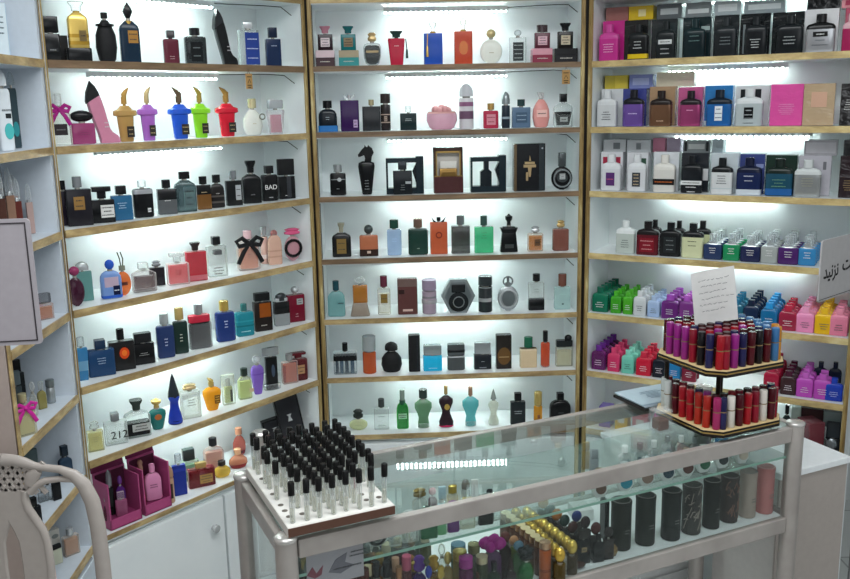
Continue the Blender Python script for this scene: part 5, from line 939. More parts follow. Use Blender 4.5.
# fourth row: lotion style bottles, then rows of clear capped sprays
rb(('R', 4, 0.1339, 0.045, 0.0637, 0.1113), 'pale grey bottle with white cap', 'o:b9c2bc', 'o:dfe3e3', ('print', 't:4a5450', .3, 4))
rb(('R', 4, 0.2119, 0.12, 0.0452, 0.1074), 'black capped dark bottle behind red bottle', 'o:1d1719', 'o:191719')
rb(('R', 4, 0.2091, 0.045, 0.0726, 0.1115), 'black bottle with dark red front', 'o:5c1420', 'o:1b1718', ('lab', 'o:7c1826', .3, .66, .42, 3, 't:c98a8c'))
rb(('R', 4, 0.2933, 0.12, 0.0448, 0.1079), 'black bottle tucked behind framed label bottle', 'o:1b1c1e', 'o:17181a')
rb(('R', 4, 0.2849, 0.045, 0.0673, 0.1118), 'black bottle with thin framed label', 'o:17191b', 'o:131517', ('lab', 'o:24282a', .34, .6, .46, 3, 't:6d7476'))
rb(('R', 4, 0.3709, 0.12, 0.054, 0.1116), 'cream bottle with black shoulders, rear of two', 'o:c9cda0', 'o:14181a')
rb(('R', 4, 0.3573, 0.045, 0.0684, 0.112), 'cream bottle with black shoulders, front of two', 'o:cfd2aa', 'o:16191b', ('print', 't:4c5040', .42, 2))
def column(kind, names, P, n, lo, hi, row, dv=.043, cap=None, shift=0.0, prn='t:d9d9d9'):
    """a file of like bottles going back into the shelf"""
    for i in range(n):
        q = P[:3] + (P[3] + dv*i,) + P[4:]; q = (q[0], q[1], q[2] + shift*i) + q[3:]
        lb = '%s %s %s, %s' % (('front', 'second', 'third', 'fourth', 'rearmost')[i if i < n-1 or n < 5 else 4], names, kind, where(q))
        if row == 'spray':
            w, h = q[4], q[5]; t = thing('mist_bottle', lb, 'bottle', place(q), YAW['R'], names + ' mist bottles in a file')
            MB().loft(SH['rbox'][0], 7, w, w*.5, 0, h*.6).build('body', lo, t)
            MB().loft([(0, 1), (.2, .9), (.32, .5), (1, .44)], 3, w*.86, w*.46, h*.59, h*.74).build('collar', 'm:c0c6c8', t)
            MB().loft(SH['cyl'][0], 4, w*.42, w*.36, h*.68, h).build('clear_cap', 'c:e4eaec', t)
            if i == 0: m_ = MB(); bars(m_, 0, h*.36, w*.5, h*.3, 3, -w*.25-.0004, 5); m_.build('printed_mark', prn, t, 0)
        else:
            rb(q, '', lo, hi, *((('print', prn, .3, 3),) if i == 0 else ()), cap=cap, cw=.44, label=lb, name='lotion_bottle', group=names + ' lotion bottles in a file')
for P, nm, c in ((('R', 4, 0.4235, 0.04, 0.0571, 0.0819), 'navy blue', 'o:26375c'), (('R', 4, 0.4811, 0.04, 0.0506, 0.0851), 'bright green', 'o:1f8a58'), (('R', 4, 0.5392, 0.04, 0.0595, 0.0819), 'dark indigo', 'o:20264c'), (('R', 4, 0.5959, 0.04, 0.0502, 0.0867), 'silver grey', 'o:a4aaa8'), (('R', 4, 0.6517, 0.04, 0.059, 0.0867), 'deep purple', 'o:4a2466'), (('R', 4, 0.7063, 0.04, 0.0498, 0.0882), 'sky blue', 'o:3a86bc')):
    column('mist bottle with clear cap', nm, P, 4, c, c, 'spray')
# fifth and sixth rows: small pump bottles in files
KL_ = 'pump bottle'
for P, nm, n, lo, hi, cp_ in ((('R', 5, 0.0532, 0.035, 0.0553, 0.0866), 'dark green', 5, 'o:0f6a50', 'o:0f6a50', 'o:0d5c46'), (('R', 5, 0.1088, 0.035, 0.0372, 0.0775), 'leaf green', 4, 'o:3c9a24', 'o:3f9e28', 'o:46a82a'), (('R', 5, 0.1501, 0.035, 0.0322, 0.0794), 'lime green', 4, 'o:4aa42a', 'o:4eaa2e', 'o:50b030'),
    (('R', 5, 0.1925, 0.035, 0.0432, 0.0848), 'white', 4, 'o:c9cdd0', 'o:cfd3d6', 'o:d3d7d9'), (('R', 5, 0.2397, 0.035, 0.0414, 0.0718), 'powder blue', 4, 'o:a4bce0', 'o:a9c0e2', 'o:b0c6e6'), (('R', 5, 0.2942, 0.035, 0.0554, 0.0801), 'clear purple', 4, 'g:8a3a9c', 'g:8a3a9c', 'o:a04cb4'), (('R', 5, 0.3495, 0.035, 0.0472, 0.0817), 'clear violet', 3, 'g:a04aac', 'g:a04aac', 'o:b05ac0'),
    (('R', 5, 0.4021, 0.035, 0.0485, 0.0831), 'strawberry red', 3, 'g:c03a50', 'g:c03a50', 'o:c83a50'), (('R', 5, 0.4539, 0.035, 0.0468, 0.0845), 'dark wine', 3, 'o:5c1c34', 'o:5c1c34', 'o:4a1428'), (('R', 5, 0.504, 0.035, 0.0466, 0.0858), 'steel teal', 4, 'g:3a8aa8', 'g:3a8aa8', 'o:2c7a9c'), (('R', 5, 0.5518, 0.035, 0.0464, 0.0869), 'midnight navy', 5, 'o:182a48', 'o:182a48', 'o:16243c'),
    (('R', 5, 0.6072, 0.035, 0.0508, 0.0823), 'azure blue', 5, 'g:2a8cc8', 'g:2a8cc8', 'o:2a94d4'), (('R', 5, 0.663, 0.035, 0.0521, 0.0789), 'cherry red', 4, 'g:c83a5c', 'g:c83a5c', 'o:b82a44'), (('R', 5, 0.714, 0.035, 0.052, 0.0797), 'baby pink', 5, 'o:e48ab4', 'o:e690b8', 'o:ea9cc0'), (('R', 5, 0.7677, 0.035, 0.0533, 0.0817), 'sunny yellow', 5, 'o:e0b01c', 'o:e2b424', 'o:e6b82a'), (('R', 5, 0.8095, 0.035, 0.0516, 0.0842), 'rose pink', 4, 'o:e0809c', 'o:e288a2', 'o:e890a8')):
    column(KL_, nm, P, n, lo, hi, 'pump', dv=.04, cap=cp_, prn='t:55585a' if nm in ('white', 'powder blue', 'baby pink', 'sunny yellow', 'rose pink') else 't:d0cfd4')
for P, nm, n, lo, hi, cp_ in ((('R', 6, 0.0516, 0.035, 0.0495, 0.088), 'plum purple', 5, 'g:7a2a78', 'g:7a2a78', 'o:642a86'), (('R', 6, 0.106, 0.035, 0.0426, 0.0836), 'raspberry pink', 4, 'o:cc3464', 'o:cc3a66', 'o:d4426e'), (('R', 6, 0.1568, 0.035, 0.044, 0.0826), 'mint green', 4, 'o:70c4b0', 'o:78c8b4', 'o:86d0be'), (('R', 6, 0.212, 0.035, 0.0518, 0.0823), 'scarlet red', 4, 'o:c41c38', 'o:c41c38', 'o:cc2844'), (('R', 6, 0.2654, 0.035, 0.0451, 0.0818), 'ink black', 4, 'o:161c28', 'o:161c28', 'o:12161e'), (('R', 6, 0.3163, 0.035, 0.0416, 0.0776), 'cobalt blue', 3, 'o:1e78b0', 'o:1e78b0', 'o:1a6aa0'),
    (('R', 6, 0.3662, 0.035, 0.0478, 0.0805), 'wine red', 2, 'o:7a1c34', 'o:7a1c34', 'o:6a1428'), (('R', 6, 0.6257, 0.035, 0.0468, 0.0868), 'garnet red', 5, 'o:a01c3a', 'o:a01c3a', 'o:b02a48'), (('R', 6, 0.6771, 0.035, 0.0467, 0.0771), 'dark amber', 4, 'o:3a2428', 'o:3a2428', 'o:4a1c30'), (('R', 6, 0.7258, 0.035, 0.0496, 0.079), 'orchid pink', 4, 'o:b84ab4', 'o:bc52b8', 'o:c260be'), (('R', 6, 0.7773, 0.035, 0.051, 0.0808), 'fuchsia', 2, 'o:b448b0', 'o:b850b4', 'o:c05abc')):
    column(KL_, nm, P, n, lo, hi, 'pump', dv=.04, cap=cp_, prn='t:d9cdd6' if nm not in ('mint green',) else 't:3a6a60')
rb(('R', 6, 0.8099, 0.035, 0.0509, 0.0716), 'royal blue bottle at end of row', 'o:1c3aa8', 'o:2040b0', ('print', 't:b4c0e8', .3, 3), name='lotion_bottle')
for i, P in enumerate((('R', 6, 0.7591, 0.14, 0.0416, 0.0893), ('R', 6, 0.8019, 0.14, 0.0383, 0.0932))): rb(P, ('navy capped bottle behind fuchsia bottles', 'navy bottle behind royal blue bottle')[i], 'o:1a2036', 'o:1a2036', name='lotion_bottle')
# bottom shelf, seen between the counter post and the desk
carton(('R', 7, 0.7498, 0.05, 0.0553, 0.1333), 'maroon box seen past counter post', 'o:6a3038', dep=.07, yaw=math.radians(10))
carton(('R', 7, 0.745, 0.13, 0.068, 0.1509), 'dark brown box behind maroon box', 'o:3a2426', dep=.05)
bt(('R', 7, 0.7877, 0.06, 0.0301, 0.1128), 'small clear bottle with clear cap', ('shr', 'c:b9c4c4'), ('cyl', 'c:dfe6e6', .3, .5))
carton(('R', 7, 0.8052, 0.13, 0.0549, 0.1467), 'grey carton behind clear bottle', 'o:8a9294', dep=.04)
bt(('R', 7, 0.8131, 0.09, 0.0446, 0.1212), 'dark low jar', ('rbox', 'o:2a2e32'), ('wide', 'o:3a4046', .4, .9), name='jar', cat='jar')
bt(('R', 7, 0.8151, 0.03, 0.0407, 0.0873), 'squat black glass bottle', ('rbox', 'o:22262a'), ('oval', 'm:7c8286', .4, .8))
bt(('R', 7, 0.6708, 0.1, 0.0322, 0.1556), 'dark green bottle by counter post', ('sh', 'o:1c2a2a'), ('cyl', K0, .2, .4))
carton(('R', 7, 0.6975, 0.12, 0.0291, 0.15), 'small white green box by counter post', 'o:a9b4ac', dep=.04)
for i, (P, c, nm) in enumerate(((('R', 7, 0.0756, 0.06, 0.0437, 0.0757), 'o:7a6ab0', 'violet'), (('R', 7, 0.1361, 0.06, 0.0467, 0.0739), 'o:d9b04a', 'yellow'), (('R', 7, 0.2027, 0.06, 0.0563, 0.0733), 'o:d08a90', 'salmon'), (('R', 7, 0.2782, 0.06, 0.0591, 0.0744), 'o:c85a94', 'pink'), (('R', 7, 0.347, 0.06, 0.0457, 0.0746), 'o:3a9a78', 'green'), (('R', 7, 0.4142, 0.06, 0.0584, 0.0784), 'o:c8484c', 'red'), (('R', 7, 0.4768, 0.06, 0.0387, 0.0781), 'o:3a8ac0', 'blue'))):
    carton(P, '%s soap sized carton seen through counter glass' % nm, c, dep=.05, face=[('t:d9d4d0', 0, .5, .5, .3)])

# ================================================================== far left side unit
bt(('F', 1, 0.284, 0.05, 0.0281, 0.1201), 'white carton end with grey print', ('box', 'o:c9d6dc'), None, ('print', 't:4a5a64', .6, 4, .6), name='perfume_box', cat='box')
bt(('F', 1, 0.3713, 0.08, 0.023, 0.1299), 'pale blue carton beside white carton', ('box', 'o:b4cbdc'), None, ('print', 't:7c90a0', .75, 3, .6), name='perfume_box', cat='box')
bt(('F', 2, 0.2298, 0.045, 0.0344, 0.1824), 'white deodorant bottle with teal swoosh and black tick', ('rbox', 'o:d3dbe0'), ('dome', 'o:cfd8de', .2, .9), ('x', 'teal_swoosh', 'disc', 'o:4ab0b0', .15, .14, .34, .6, 1.05), ('x', 'black_tick', 'box', 't:1c2226', .2, .4, .46, .4, 1.05), ('txt', 'exona', 't:2a3238', .12, .66, .26), d=.03, name='deodorant_bottle', cat='deodorant')
bt(('F', 2, 0.3578, 0.07, 0.0205, 0.1826), 'black sided deodorant bottle with clear cap', ('rbox', 'o:33454c'), ('dome', 'c:cfdce0', .18, .9), ('x', 'teal_patch', 'disc', 'o:2e8a90', 0, .15, .35, .7, 1.05), name='deodorant_bottle', cat='deodorant')
for i, (P, c, nm) in enumerate(((('F', 3, 0.1518, 0.04, 0.0211, 0.1742), 'o:4a2c24', 'dark brown'), (('F', 3, 0.2291, 0.05, 0.0197, 0.1735), 'o:8a6a58', 'tan'), (('F', 3, 0.2441, 0.04, 0.0177, 0.1489), 'o:5a241e', 'rust'), (('F', 3, 0.3731, 0.1, 0.0192, 0.1499), 'o:a9847a', 'dusty rose'), (('F', 3, 0.3632, 0.06, 0.0163, 0.1248), 'o:b49a94', 'pale mauve'), (('F', 3, 0.3732, 0.13, 0.019, 0.1822), 'c:c9c4c0', 'smoke clear'))):
    bt(P, '%s slim bottle with clear domed silver cap' % nm, ('box', c), ('dome', 'c:dfe4e6', .34, .9), ('x', 'collar', 'cyl', SV, 0, .6, .68, .6, .9))
bt(('F', 4, 0.3194, 0.035, 0.0443, 0.0655), 'amber pink clear bottle with clear cap', ('box', 'c:e2cfc8'), ('wide', 'c:3c3c40', .36, .8), ('liq', 'g:d08a60', .8))
bt(('F', 4, 0.3654, 0.07, 0.0347, 0.046), 'pale pink rounded bottle behind amber bottle', ('disc', 'g:e0b8c8'), ('ball', 'g:d9a0b4', .2, .5))
bt(('F', 4, 0.2298, 0.03, 0.0157, 0.0328), 'small dark red bottle', ('egg', 'g:7a1c28'), ('ball', K0, .3, .6))
bt(('F', 4, 0.3346, 0.07, 0.0164, 0.0709), 'clear bottle with silver cap half behind sign', ('sh', 'c:cfd6d8'), ('cyl', SV, .3, .5))
for P, lk, bd, cp_ in ((('F', 5, 0.2287, 0.09, 0.0297, 0.1149), 'dark grey box with clear lid', ('box', 'o:3c464a'), ('wide', 'o:5a666a', .3, .95)), (('F', 5, 0.3667, 0.14, 0.0323, 0.1056), 'tall black bottle at the back', ('box', 'o:1d2022'), ('cube', K0, .3, .6)), (('F', 5, 0.1153, 0.05, 0.0195, 0.1098), 'white bottle with silver cap behind pink bow', ('sh', 'c:dfe2e2'), ('cyl', SV, .3, .6)), (('F', 5, 0.2303, 0.05, 0.0229, 0.0876), 'clear bottle with crystal stopper', ('egg', 'c:d6d6c8'), ('ball', 'c:e2e4e0', .3, .6)), (('F', 5, 0.2835, 0.05, 0.0211, 0.0706), 'yellow green bottle with clear cap', ('sh', 'g:a9a060'), ('cyl', 'c:cfd4d0', .3, .6)), (('F', 5, 0.3303, 0.045, 0.0215, 0.0609), 'silver cylinder bottle with striped cap', ('cyl', 'm:a4aaac'), ('cyl', 'm:7c8486', .3, 1))):
    bt(P, lk, bd, cp_)
bt(('F', 5, 0.0984, 0.02, 0.0474, 0.0999), 'short cream bottle wrapped in big magenta bow', ('sh', 'c:e2dfc2'), ('cyl', 'm:c2b890', .2, .4), ('bow', 'o:c02a90', .66, .85), ('liq', 'g:e3dca8', .8))
for P, lk, bd, cp_ in ((('F', 6, 0.0925, 0.022, 0.0329, 0.0707), 'black square bottle with black cap', ('box', 'o:15181c'), ('cube', K0, .3, .5)), (('F', 6, 0.2274, 0.05, 0.0257, 0.0361), 'clear dark bottle behind black bottle', ('box', 'c:9aa2a6'), ('cyl', K0, .3, .5)), (('F', 6, 0.2346, 0.02, 0.0211, 0.045), 'black box leaning at shelf edge', ('box', 'o:101316'), None), (('F', 6, 0.3614, 0.04, 0.0346, 0.0938), 'blue black bottle with navy cap', ('sh', 'o:24384c'), ('cube', 'o:14202c', .3, .5)), (('F', 6, 0.364, 0.13, 0.0345, 0.085), 'grey green box at the back', ('box', 'o:5a6a6c'), None), (('F', 6, 0.2338, 0.04, 0.0187, 0.0596), 'small clear bottle with dark cap', ('sh', 'c:b4bcc0'), ('cyl', K0, .3, .5))):
    bt(P, lk, bd, cp_, name='perfume_box' if cp_ is None else 'perfume_bottle', cat='box' if cp_ is None else 'perfume bottle')
bt(('F', 7, 0.3406, 0.04, 0.0424, 0.0765), 'clear bottle of peach juice with silver cap', ('box', 'c:dfd6cc'), ('cyl', SV, .26, .45), ('liq', 'g:d8a884', .85))
bt(('F', 7, 0.3602, 0.1, 0.0452, 0.0621), 'cream carton with grey circle', ('box', 'o:d3d3cc'), None, ('x', 'grey_circle', 'disc', 't:8a9290', .2, .6, .8, .4, 1.03), name='perfume_box', cat='box')
bt(('F', 7, 0.1355, 0.02, 0.0297, 0.1051), 'short pink and white jar', ('rbox', 'o:dcc0bc'), ('wide', 'o:e4e0dc', .3, .9), name='jar', cat='jar')
bt(('F', 7, 0.293, 0.06, 0.0244, 0.0531), 'dark capped carton', ('box', 'o:c2c4b0'), ('wide', K0, .2, .95), name='perfume_box', cat='box')

# ================================================================== inside the glass counter
# tall canisters along the front right
for P, c, nm in ((('K', 'D', 0.8566, 0.0704, 0.049, 0.124), 't:14170f', 'plain black'), (('K', 'D', 0.9243, 0.0632, 0.0482, 0.1255), 't:131a14', 'green black'), (('K', 'D', 0.9966, 0.0542, 0.0474, 0.127), 't:161b1a', 'black lettered'), (('K', 'D', 1.0629, 0.0557, 0.048, 0.1272), 't:3c3a38', 'grey marbled'), (('K', 'D', 1.1274, 0.0553, 0.0435, 0.1262), 't:101310', 'matte black'), (('K', 'D', 1.1916, 0.0606, 0.0454, 0.1232), 't:3a3230', 'brown marbled'), (('K', 'D', 1.253, 0.059, 0.0432, 0.1239), 'o:a89a90', 'beige'), (('K', 'D', 1.3104, 0.0565, 0.0449, 0.1259), 'o:c07a78', 'rose pink')):
    t = thing('canister', '%s cylindrical canister with flat lid in counter' % nm, 'canister', place(P), KA); w, h = P[4], P[5]
    MB().loft([(0, .97), (.02, 1), (1, 1)], 2, w, w, 0, h*.93, seg=24).build('body', c, t)
    MB().loft([(0, 1.03), (.85, 1.03), (1, .98)], 2, w, w, h*.93, h, seg=24).build('lid', c, t)
    q = MB().tube([(w*.45*math.cos(2*PI*i/20), w*.45*math.sin(2*PI*i/20), h*1.0) for i in range(20)], .0012, 5, True).build('lid_rim', 'o:8c8a86' if nm != 'rose pink' else 'o:e0b0ac', t)
    if 'marbled' in nm:
        mb = MB(); r5 = random.Random(len(nm))
        for i in range(22):
            a = r5.uniform(PI, 2*PI); z = r5.uniform(.08, .88)*h; pts = [(w*.503*math.cos(a+s*.25), w*.503*math.sin(a+s*.25), z + r5.uniform(-.012, .012)*s + .008*s) for s in range(3)]
            mb.tube(pts, .0014, 4)
        mb.build('marbling', 't:8a827a' if 'grey' in nm else 't:7a5c50', t)
    else:
        q = MB(); bars(q, 0, h*.4, w*.5, h*.14, 2, -w*.5-.0002, 4); q.build('printed_mark', 't:6a6c68', t, 0)
# bottles with white round windows on the glass shelf
for i, (P, c, capc, nm) in enumerate(((('K', 'M', 0.7593, 0.0292, 0.0348, 0.069), 'o:6a5246', 'm:a08a5c', 'brown'), (('K', 'M', 0.8324, 0.0317, 0.0401, 0.069), 'o:2c8aa0', 'c:dfe6e6', 'turquoise'), (('K', 'M', 0.8942, 0.0313, 0.0394, 0.069), 'o:8a7468', 'c:e2e6e4', 'taupe'), (('K', 'M', 0.9562, 0.0304, 0.0374, 0.069), 'o:1f3d4c', 'c:dfe6e8', 'navy teal'), (('K', 'M', 1.0162, 0.0305, 0.0379, 0.069), 'o:5a3a34', 'm:b9b0a4', 'dark brown'), (('K', 'M', 1.0685, 0.0295, 0.0358, 0.069), 'o:1e5c40', 'c:dfe8e2', 'dark green'), (('K', 'M', 1.127, 0.0284, 0.0336, 0.069), 'o:1c2a2c', 'c:d9e0e0', 'black'), (('K', 'M', 1.1915, 0.0279, 0.0328, 0.069), 'o:c2b4a4', 'o:d9d2c8', 'cream'))):
    t = thing('perfume_bottle', 'clear white bottle with round %s window on counter glass shelf' % nm, 'perfume bottle', place(P), YAW['K']); w, h = P[4], P[5]
    MB().loft([(0, .6), (.25, 1), (.6, 1), (.75, .7), (.8, .5)], 10, w, w*.5, 0, h*.8).build('body', 'o:d3d8d6', t)
    q = MB().loft([(0, 1), (.9, 1), (1, .9)], 2, w*.72, w*.72, 0, .004, seg=20).build('round_window', c, t); q.rotation_euler.x = PI/2; q.location = (0, -w*.245, h*.33)
    MB().loft(SH['cyl'][0], 4, w*.5, w*.45, h*.74, h).build('cap', capc, t)
for i, (P, c, nm) in enumerate(((('K', 'M', 0.8957, 0.1137, 0.0332, 0.07), 'c:d6dcda', 'left end'), (('K', 'M', 0.9403, 0.1124, 0.0287, 0.07), 'c:cdd8d8', 'turquoise window'), (('K', 'M', 0.9791, 0.1069, 0.0288, 0.07), 'c:dfe3e2', 'taupe window'), (('K', 'M', 1.0306, 0.118, 0.0268, 0.07), 'c:c4cdd0', 'navy teal window'), (('K', 'M', 1.0614, 0.1017, 0.0269, 0.07), 'c:d9dedd', 'dark brown window'), (('K', 'M', 1.0863, 0.0808, 0.0246, 0.07), 'o:8a9092', 'dark green window'))):
    bt(P, 'upright pale bottle in back row behind %s' % nm, ('sh', c), ('cyl', 'm:a9b0b2' if i % 2 else 'o:d9dddc', .24, .5), ('lab', 't:6a7c84', 0, .5, .5, .4, 2, 't:d0d6d8'))
# a few standing behind them
for P, c, nm in ((('K', 'M', 0.8249, 0.0865, 0.0189, 0.07), 'o:8a7a50', 'gold'), (('K', 'M', 0.8181, 0.0427, 0.0213, 0.0673), 'o:7c8286', 'grey')):
    bt(P[:3] + (P[3]+.09,) + P[4:], 'slim %s boxed bottle behind round windows' % nm, ('box', c), ('cube', c, .3, .9))
# left half of the glass shelf: front row, then what stands behind it
bt(('K', 'M', 0.209, 0.0453, 0.0501, 0.069), 'ornate clear crystal bottle with dark scroll medallion', ('disc', 'c:c9d0cc'), ('ball', 'c:dfe5e2', .24, .4), ('ring', 'o:2e3230', 0, .36, .34, .06), ('ring', 'm:8a908c', 0, .36, .22, .04), ('x', 'dark_core', 'disc', 'o:4a504c', 0, .24, .48, .3, 1.05))
bt(('K', 'M', 0.2442, 0.0301, 0.023, 0.069), 'slim clear bottle next to crystal bottle', ('box', 'c:d3dad6'), ('cyl', 'c:e2e8e4', .3, .5))
bt(('K', 'M', 0.2802, 0.0339, 0.0358, 0.069), 'clear fluted bottle with clear knob cap', ('sh', 'c:cdd4d0'), ('knot', 'c:dfe5e2', .24, .8), ('x', 'facet', 'box', 'c:eef2f0', -.2, .05, .5, .16, 1.02), ('x', 'facet', 'box', 'c:eef2f0', .2, .05, .5, .16, 1.02))
bt(('K', 'M', 0.3224, 0.0298, 0.0361, 0.069), 'emerald glass bottle with dark green cap', ('sh', 'g:1f7a4c'), ('cyl', 'o:1c4a34', .22, .6))
bt(('K', 'M', 0.3534, 0.0298, 0.0182, 0.069), 'light green slim bottle with clear green cap', ('box', 'g:7ac08a'), ('cube', 'g:9cc8d4', .36, .95))
bt(('K', 'M', 0.3807, 0.0306, 0.0258, 0.069), 'purple glass bottle with violet cap', ('rbox', 'g:7a3a8c'), ('cyl', 'o:6a3a80', .22, .75))
bt(('K', 'M', 0.4162, 0.0318, 0.0325, 0.069), 'clear olive bottle with flat gold cap', ('sh', 'c:cfd2b8'), ('wide', 'm:b9a86a', .2, .7))
bt(('K', 'M', 0.4597, 0.0304, 0.0328, 0.069), 'black box shaped bottle with grey cap', ('box', 'o:1d211e'), ('wide', 'm:7c8480', .24, .8))
for P, lk, bd, cp_ in ((('K', 'M', 0.3437, 0.1207, 0.0327, 0.07), 'back row bottle with brown gold scroll cap', ('sh', 'c:cfd2c8'), ('knot', 'm:8f7a44', .28, .9)), (('K', 'M', 0.3714, 0.1121, 0.0197, 0.07), 'back row bottle with dusty pink cap', ('sh', 'g:7a5a5c'), ('ball', 'o:b98a8e', .26, .9)), (('K', 'M', 0.3924, 0.1071, 0.0175, 0.07), 'back row slim bottle with pale blue cap', ('box', 'c:cfdde2'), ('cube', 'o:a9c8d3', .4, .95)),
    (('K', 'M', 0.4154, 0.1011, 0.0243, 0.07), 'back row bottle with yellow gold cap', ('rbox', 'c:d3cfb4'), ('cyl', 'm:c9b04c', .24, .8)), (('K', 'M', 0.4584, 0.1211, 0.0201, 0.07), 'back row bottle with grey dome cap', ('rbox', 'c:b9bdbc'), ('dome', 'm:8c9290', .34, .95)), (('K', 'M', 0.4779, 0.045, 0.0198, 0.07), 'back row bottle with small black cap', ('sh', 'c:9aa09e'), ('cyl', K0, .3, .7))):
    bt(P, lk, bd, cp_)
bt(('K', 'M', 0.4738, 0.1069, 0.0157, 0.07), 'white slim carton in back row by grey dome cap', ('box', 'o:d3d8d6'), None, name='perfume_box', cat='box')

# lower deck: files of gold capped bottles
for i in range(8):
    f = i/7.0
    P = [('K', 'D', 0.6139, 0.2077, 0.0309, 0.085), ('K', 'D', 0.6139, 0.1843, 0.0306, 0.085), ('K', 'D', 0.6139, 0.1613, 0.0303, 0.085), ('K', 'D', 0.6139, 0.1388, 0.03, 0.085), ('K', 'D', 0.6139, 0.1167, 0.0298, 0.085), ('K', 'D', 0.6139, 0.0949, 0.0295, 0.085), ('K', 'D', 0.6139, 0.0736, 0.0292, 0.085), ('K', 'D', 0.6139, 0.0526, 0.029, 0.085)]
    t = bt(P[i], '', ('cyl', 'g:6a3a20'), ('cyl', 'm:8a5c34', .18, .95), ('x', 'cap_top', 'cyl', 'o:d9c79c', 0, .99, 1.012, .8, .8), label='%s amber bottle from the back in the left gold capped file' % ('first', 'second', 'third', 'fourth', 'fifth', 'sixth', 'seventh', 'front')[i], group='gold capped bottles in files')
for i in range(9):
    P = [('K', 'D', 0.6768, 0.2125, 0.0291, 0.085), ('K', 'D', 0.6771, 0.1866, 0.0288, 0.085), ('K', 'D', 0.6774, 0.1612, 0.0285, 0.085), ('K', 'D', 0.6776, 0.1364, 0.0282, 0.085), ('K', 'D', 0.6779, 0.112, 0.0279, 0.085), ('K', 'D', 0.6782, 0.0881, 0.0277, 0.085), ('K', 'D', 0.6784, 0.0647, 0.0274, 0.085), ('K', 'D', 0.6787, 0.0417, 0.0271, 0.085), ('K', 'D', 0.679, 0.0192, 0.0269, 0.085)]
    bt(P[i], '', ('cyl', 'g:4a3a1c'), ('ball', 'm:d6b858', .42, .95), label='%s gold ball capped bottle from the back, counter file' % ('first', 'second', 'third', 'fourth', 'fifth', 'sixth', 'seventh', 'eighth', 'front')[i], group='gold ball capped bottles in files')
for i in range(9):
    P = [('K', 'D', 0.6497, 0.2202, 0.029, 0.085), ('K', 'D', 0.6475, 0.1903, 0.0287, 0.085), ('K', 'D', 0.6454, 0.1612, 0.0283, 0.085), ('K', 'D', 0.6434, 0.1327, 0.028, 0.085), ('K', 'D', 0.6413, 0.105, 0.0277, 0.085), ('K', 'D', 0.6394, 0.0778, 0.0273, 0.085), ('K', 'D', 0.6374, 0.0513, 0.027, 0.085), ('K', 'D', 0.6356, 0.0255, 0.0267, 0.085), ('K', 'D', 0.6337, 0.0002, 0.0264, 0.085)]
    bt(P[i], '', ('cyl', 'g:5a4a24'), ('ball', 'm:c4a448', .42, .95), label='%s brass ball capped bottle from the back, counter inner file' % ('first', 'second', 'third', 'fourth', 'fifth', 'sixth', 'seventh', 'eighth', 'front')[i], group='brass ball capped bottles in files')
for P, c, nm in ((('K', 'D', 0.7377, 0.2331, 0.0294, 0.0874), 'o:b0702e', 'orange'), (('K', 'D', 0.7277, 0.1838, 0.0275, 0.0913), 'o:1c2430', 'near black'), (('K', 'D', 0.7277, 0.1558, 0.0284, 0.0926), 'o:b8743a', 'tan orange'), (('K', 'D', 0.7274, 0.1215, 0.0268, 0.0917), 'o:1e3430', 'dark green'), (('K', 'D', 0.7704, 0.1332, 0.0272, 0.0875), 'o:26346c', 'navy blue'), (('K', 'D', 0.7254, 0.0843, 0.0264, 0.0916), 'o:3c201e', 'chocolate'), (('K', 'D', 0.763, 0.0868, 0.0266, 0.0949), 'o:2a2022', 'black brown'), (('K', 'D', 0.7684, 0.0517, 0.0263, 0.0936), 'o:4a2422', 'maroon'), (('K', 'D', 0.795, 0.0374, 0.0251, 0.0823), 'o:231c1c', 'soot black')):
    bt(P, '%s ball capped dark bottle right of gold caps' % nm, ('box', 'g:2c2220'), ('ball', c, .34, .98), label='dark square bottle with %s wooden ball cap, lower deck' % nm)
bt(('K', 'D', 0.8071, 0.0442, 0.036, 0.0507), 'squat bottle with gold and brown leaf pattern', ('egg', 'o:6a5230'), ('ball', 'o:2a1e1c', .3, .5), ('band', 'm:b49a60', .3, .4), ('band', 'm:b49a60', .6, .66))
bt(('K', 'D', 0.7311, 0.0492, 0.0332, 0.0842), 'black boxy bottle by gold ball caps', ('box', K0), ('wide', 'o:2a2624', .25, .8), ('lab', 'm:a08c6a', 0, .6, .4, .2, 1))
bt(('K', 'D', 0.7665, 0.0386, 0.0285, 0.068), 'plain black flask by leaf pattern bottle', ('sh', K0), ('cyl', K0, .2, .4))
bt(('K', 'D', 0.6106, 0.0255, 0.0275, 0.0934), 'tall copper orange tube with peach cap', ('cyl', 'o:a8501c'), ('cyl', 'm:c49a7a', .16, .96), ('band', 'o:8a3c14', .3, .4))
bt(('K', 'D', 0.655, 0.0289, 0.0347, 0.0687), 'knurled clear bottle with pale ball top', ('rbox', 'g:b4b0a6'), ('egg', 'o:c9c0ac', .3, .5), ('band', 'm:8a8478', .2, .26), ('band', 'm:8a8478', .45, .5), ('band', 'm:8a8478', .7, .75))
bt(('K', 'D', 0.7035, 0.0321, 0.0421, 0.0174), 'dark brown round bottle lying low in front', ('oval', 'o:3a2018'), None)
bt(('K', 'D', 0.5321, 0.0713, 0.0276, 0.1156), 'dark brown bottle with reddish wooden ball cap', ('sh', 'o:2a1a18'), ('ball', 'o:5a2a22', .24, .9))
bt(('K', 'D', 0.5624, 0.0834, 0.0244, 0.093), 'bottle with light tan wooden ball cap', ('sh', 'g:6a7a2c'), ('ball', 'o:b0805a', .26, .95))
bt(('K', 'D', 0.5499, 0.0413, 0.0251, 0.103), 'bottle with slate blue ball cap', ('sh', 'g:3a6a3c'), ('ball', 'o:56788a', .24, .98))
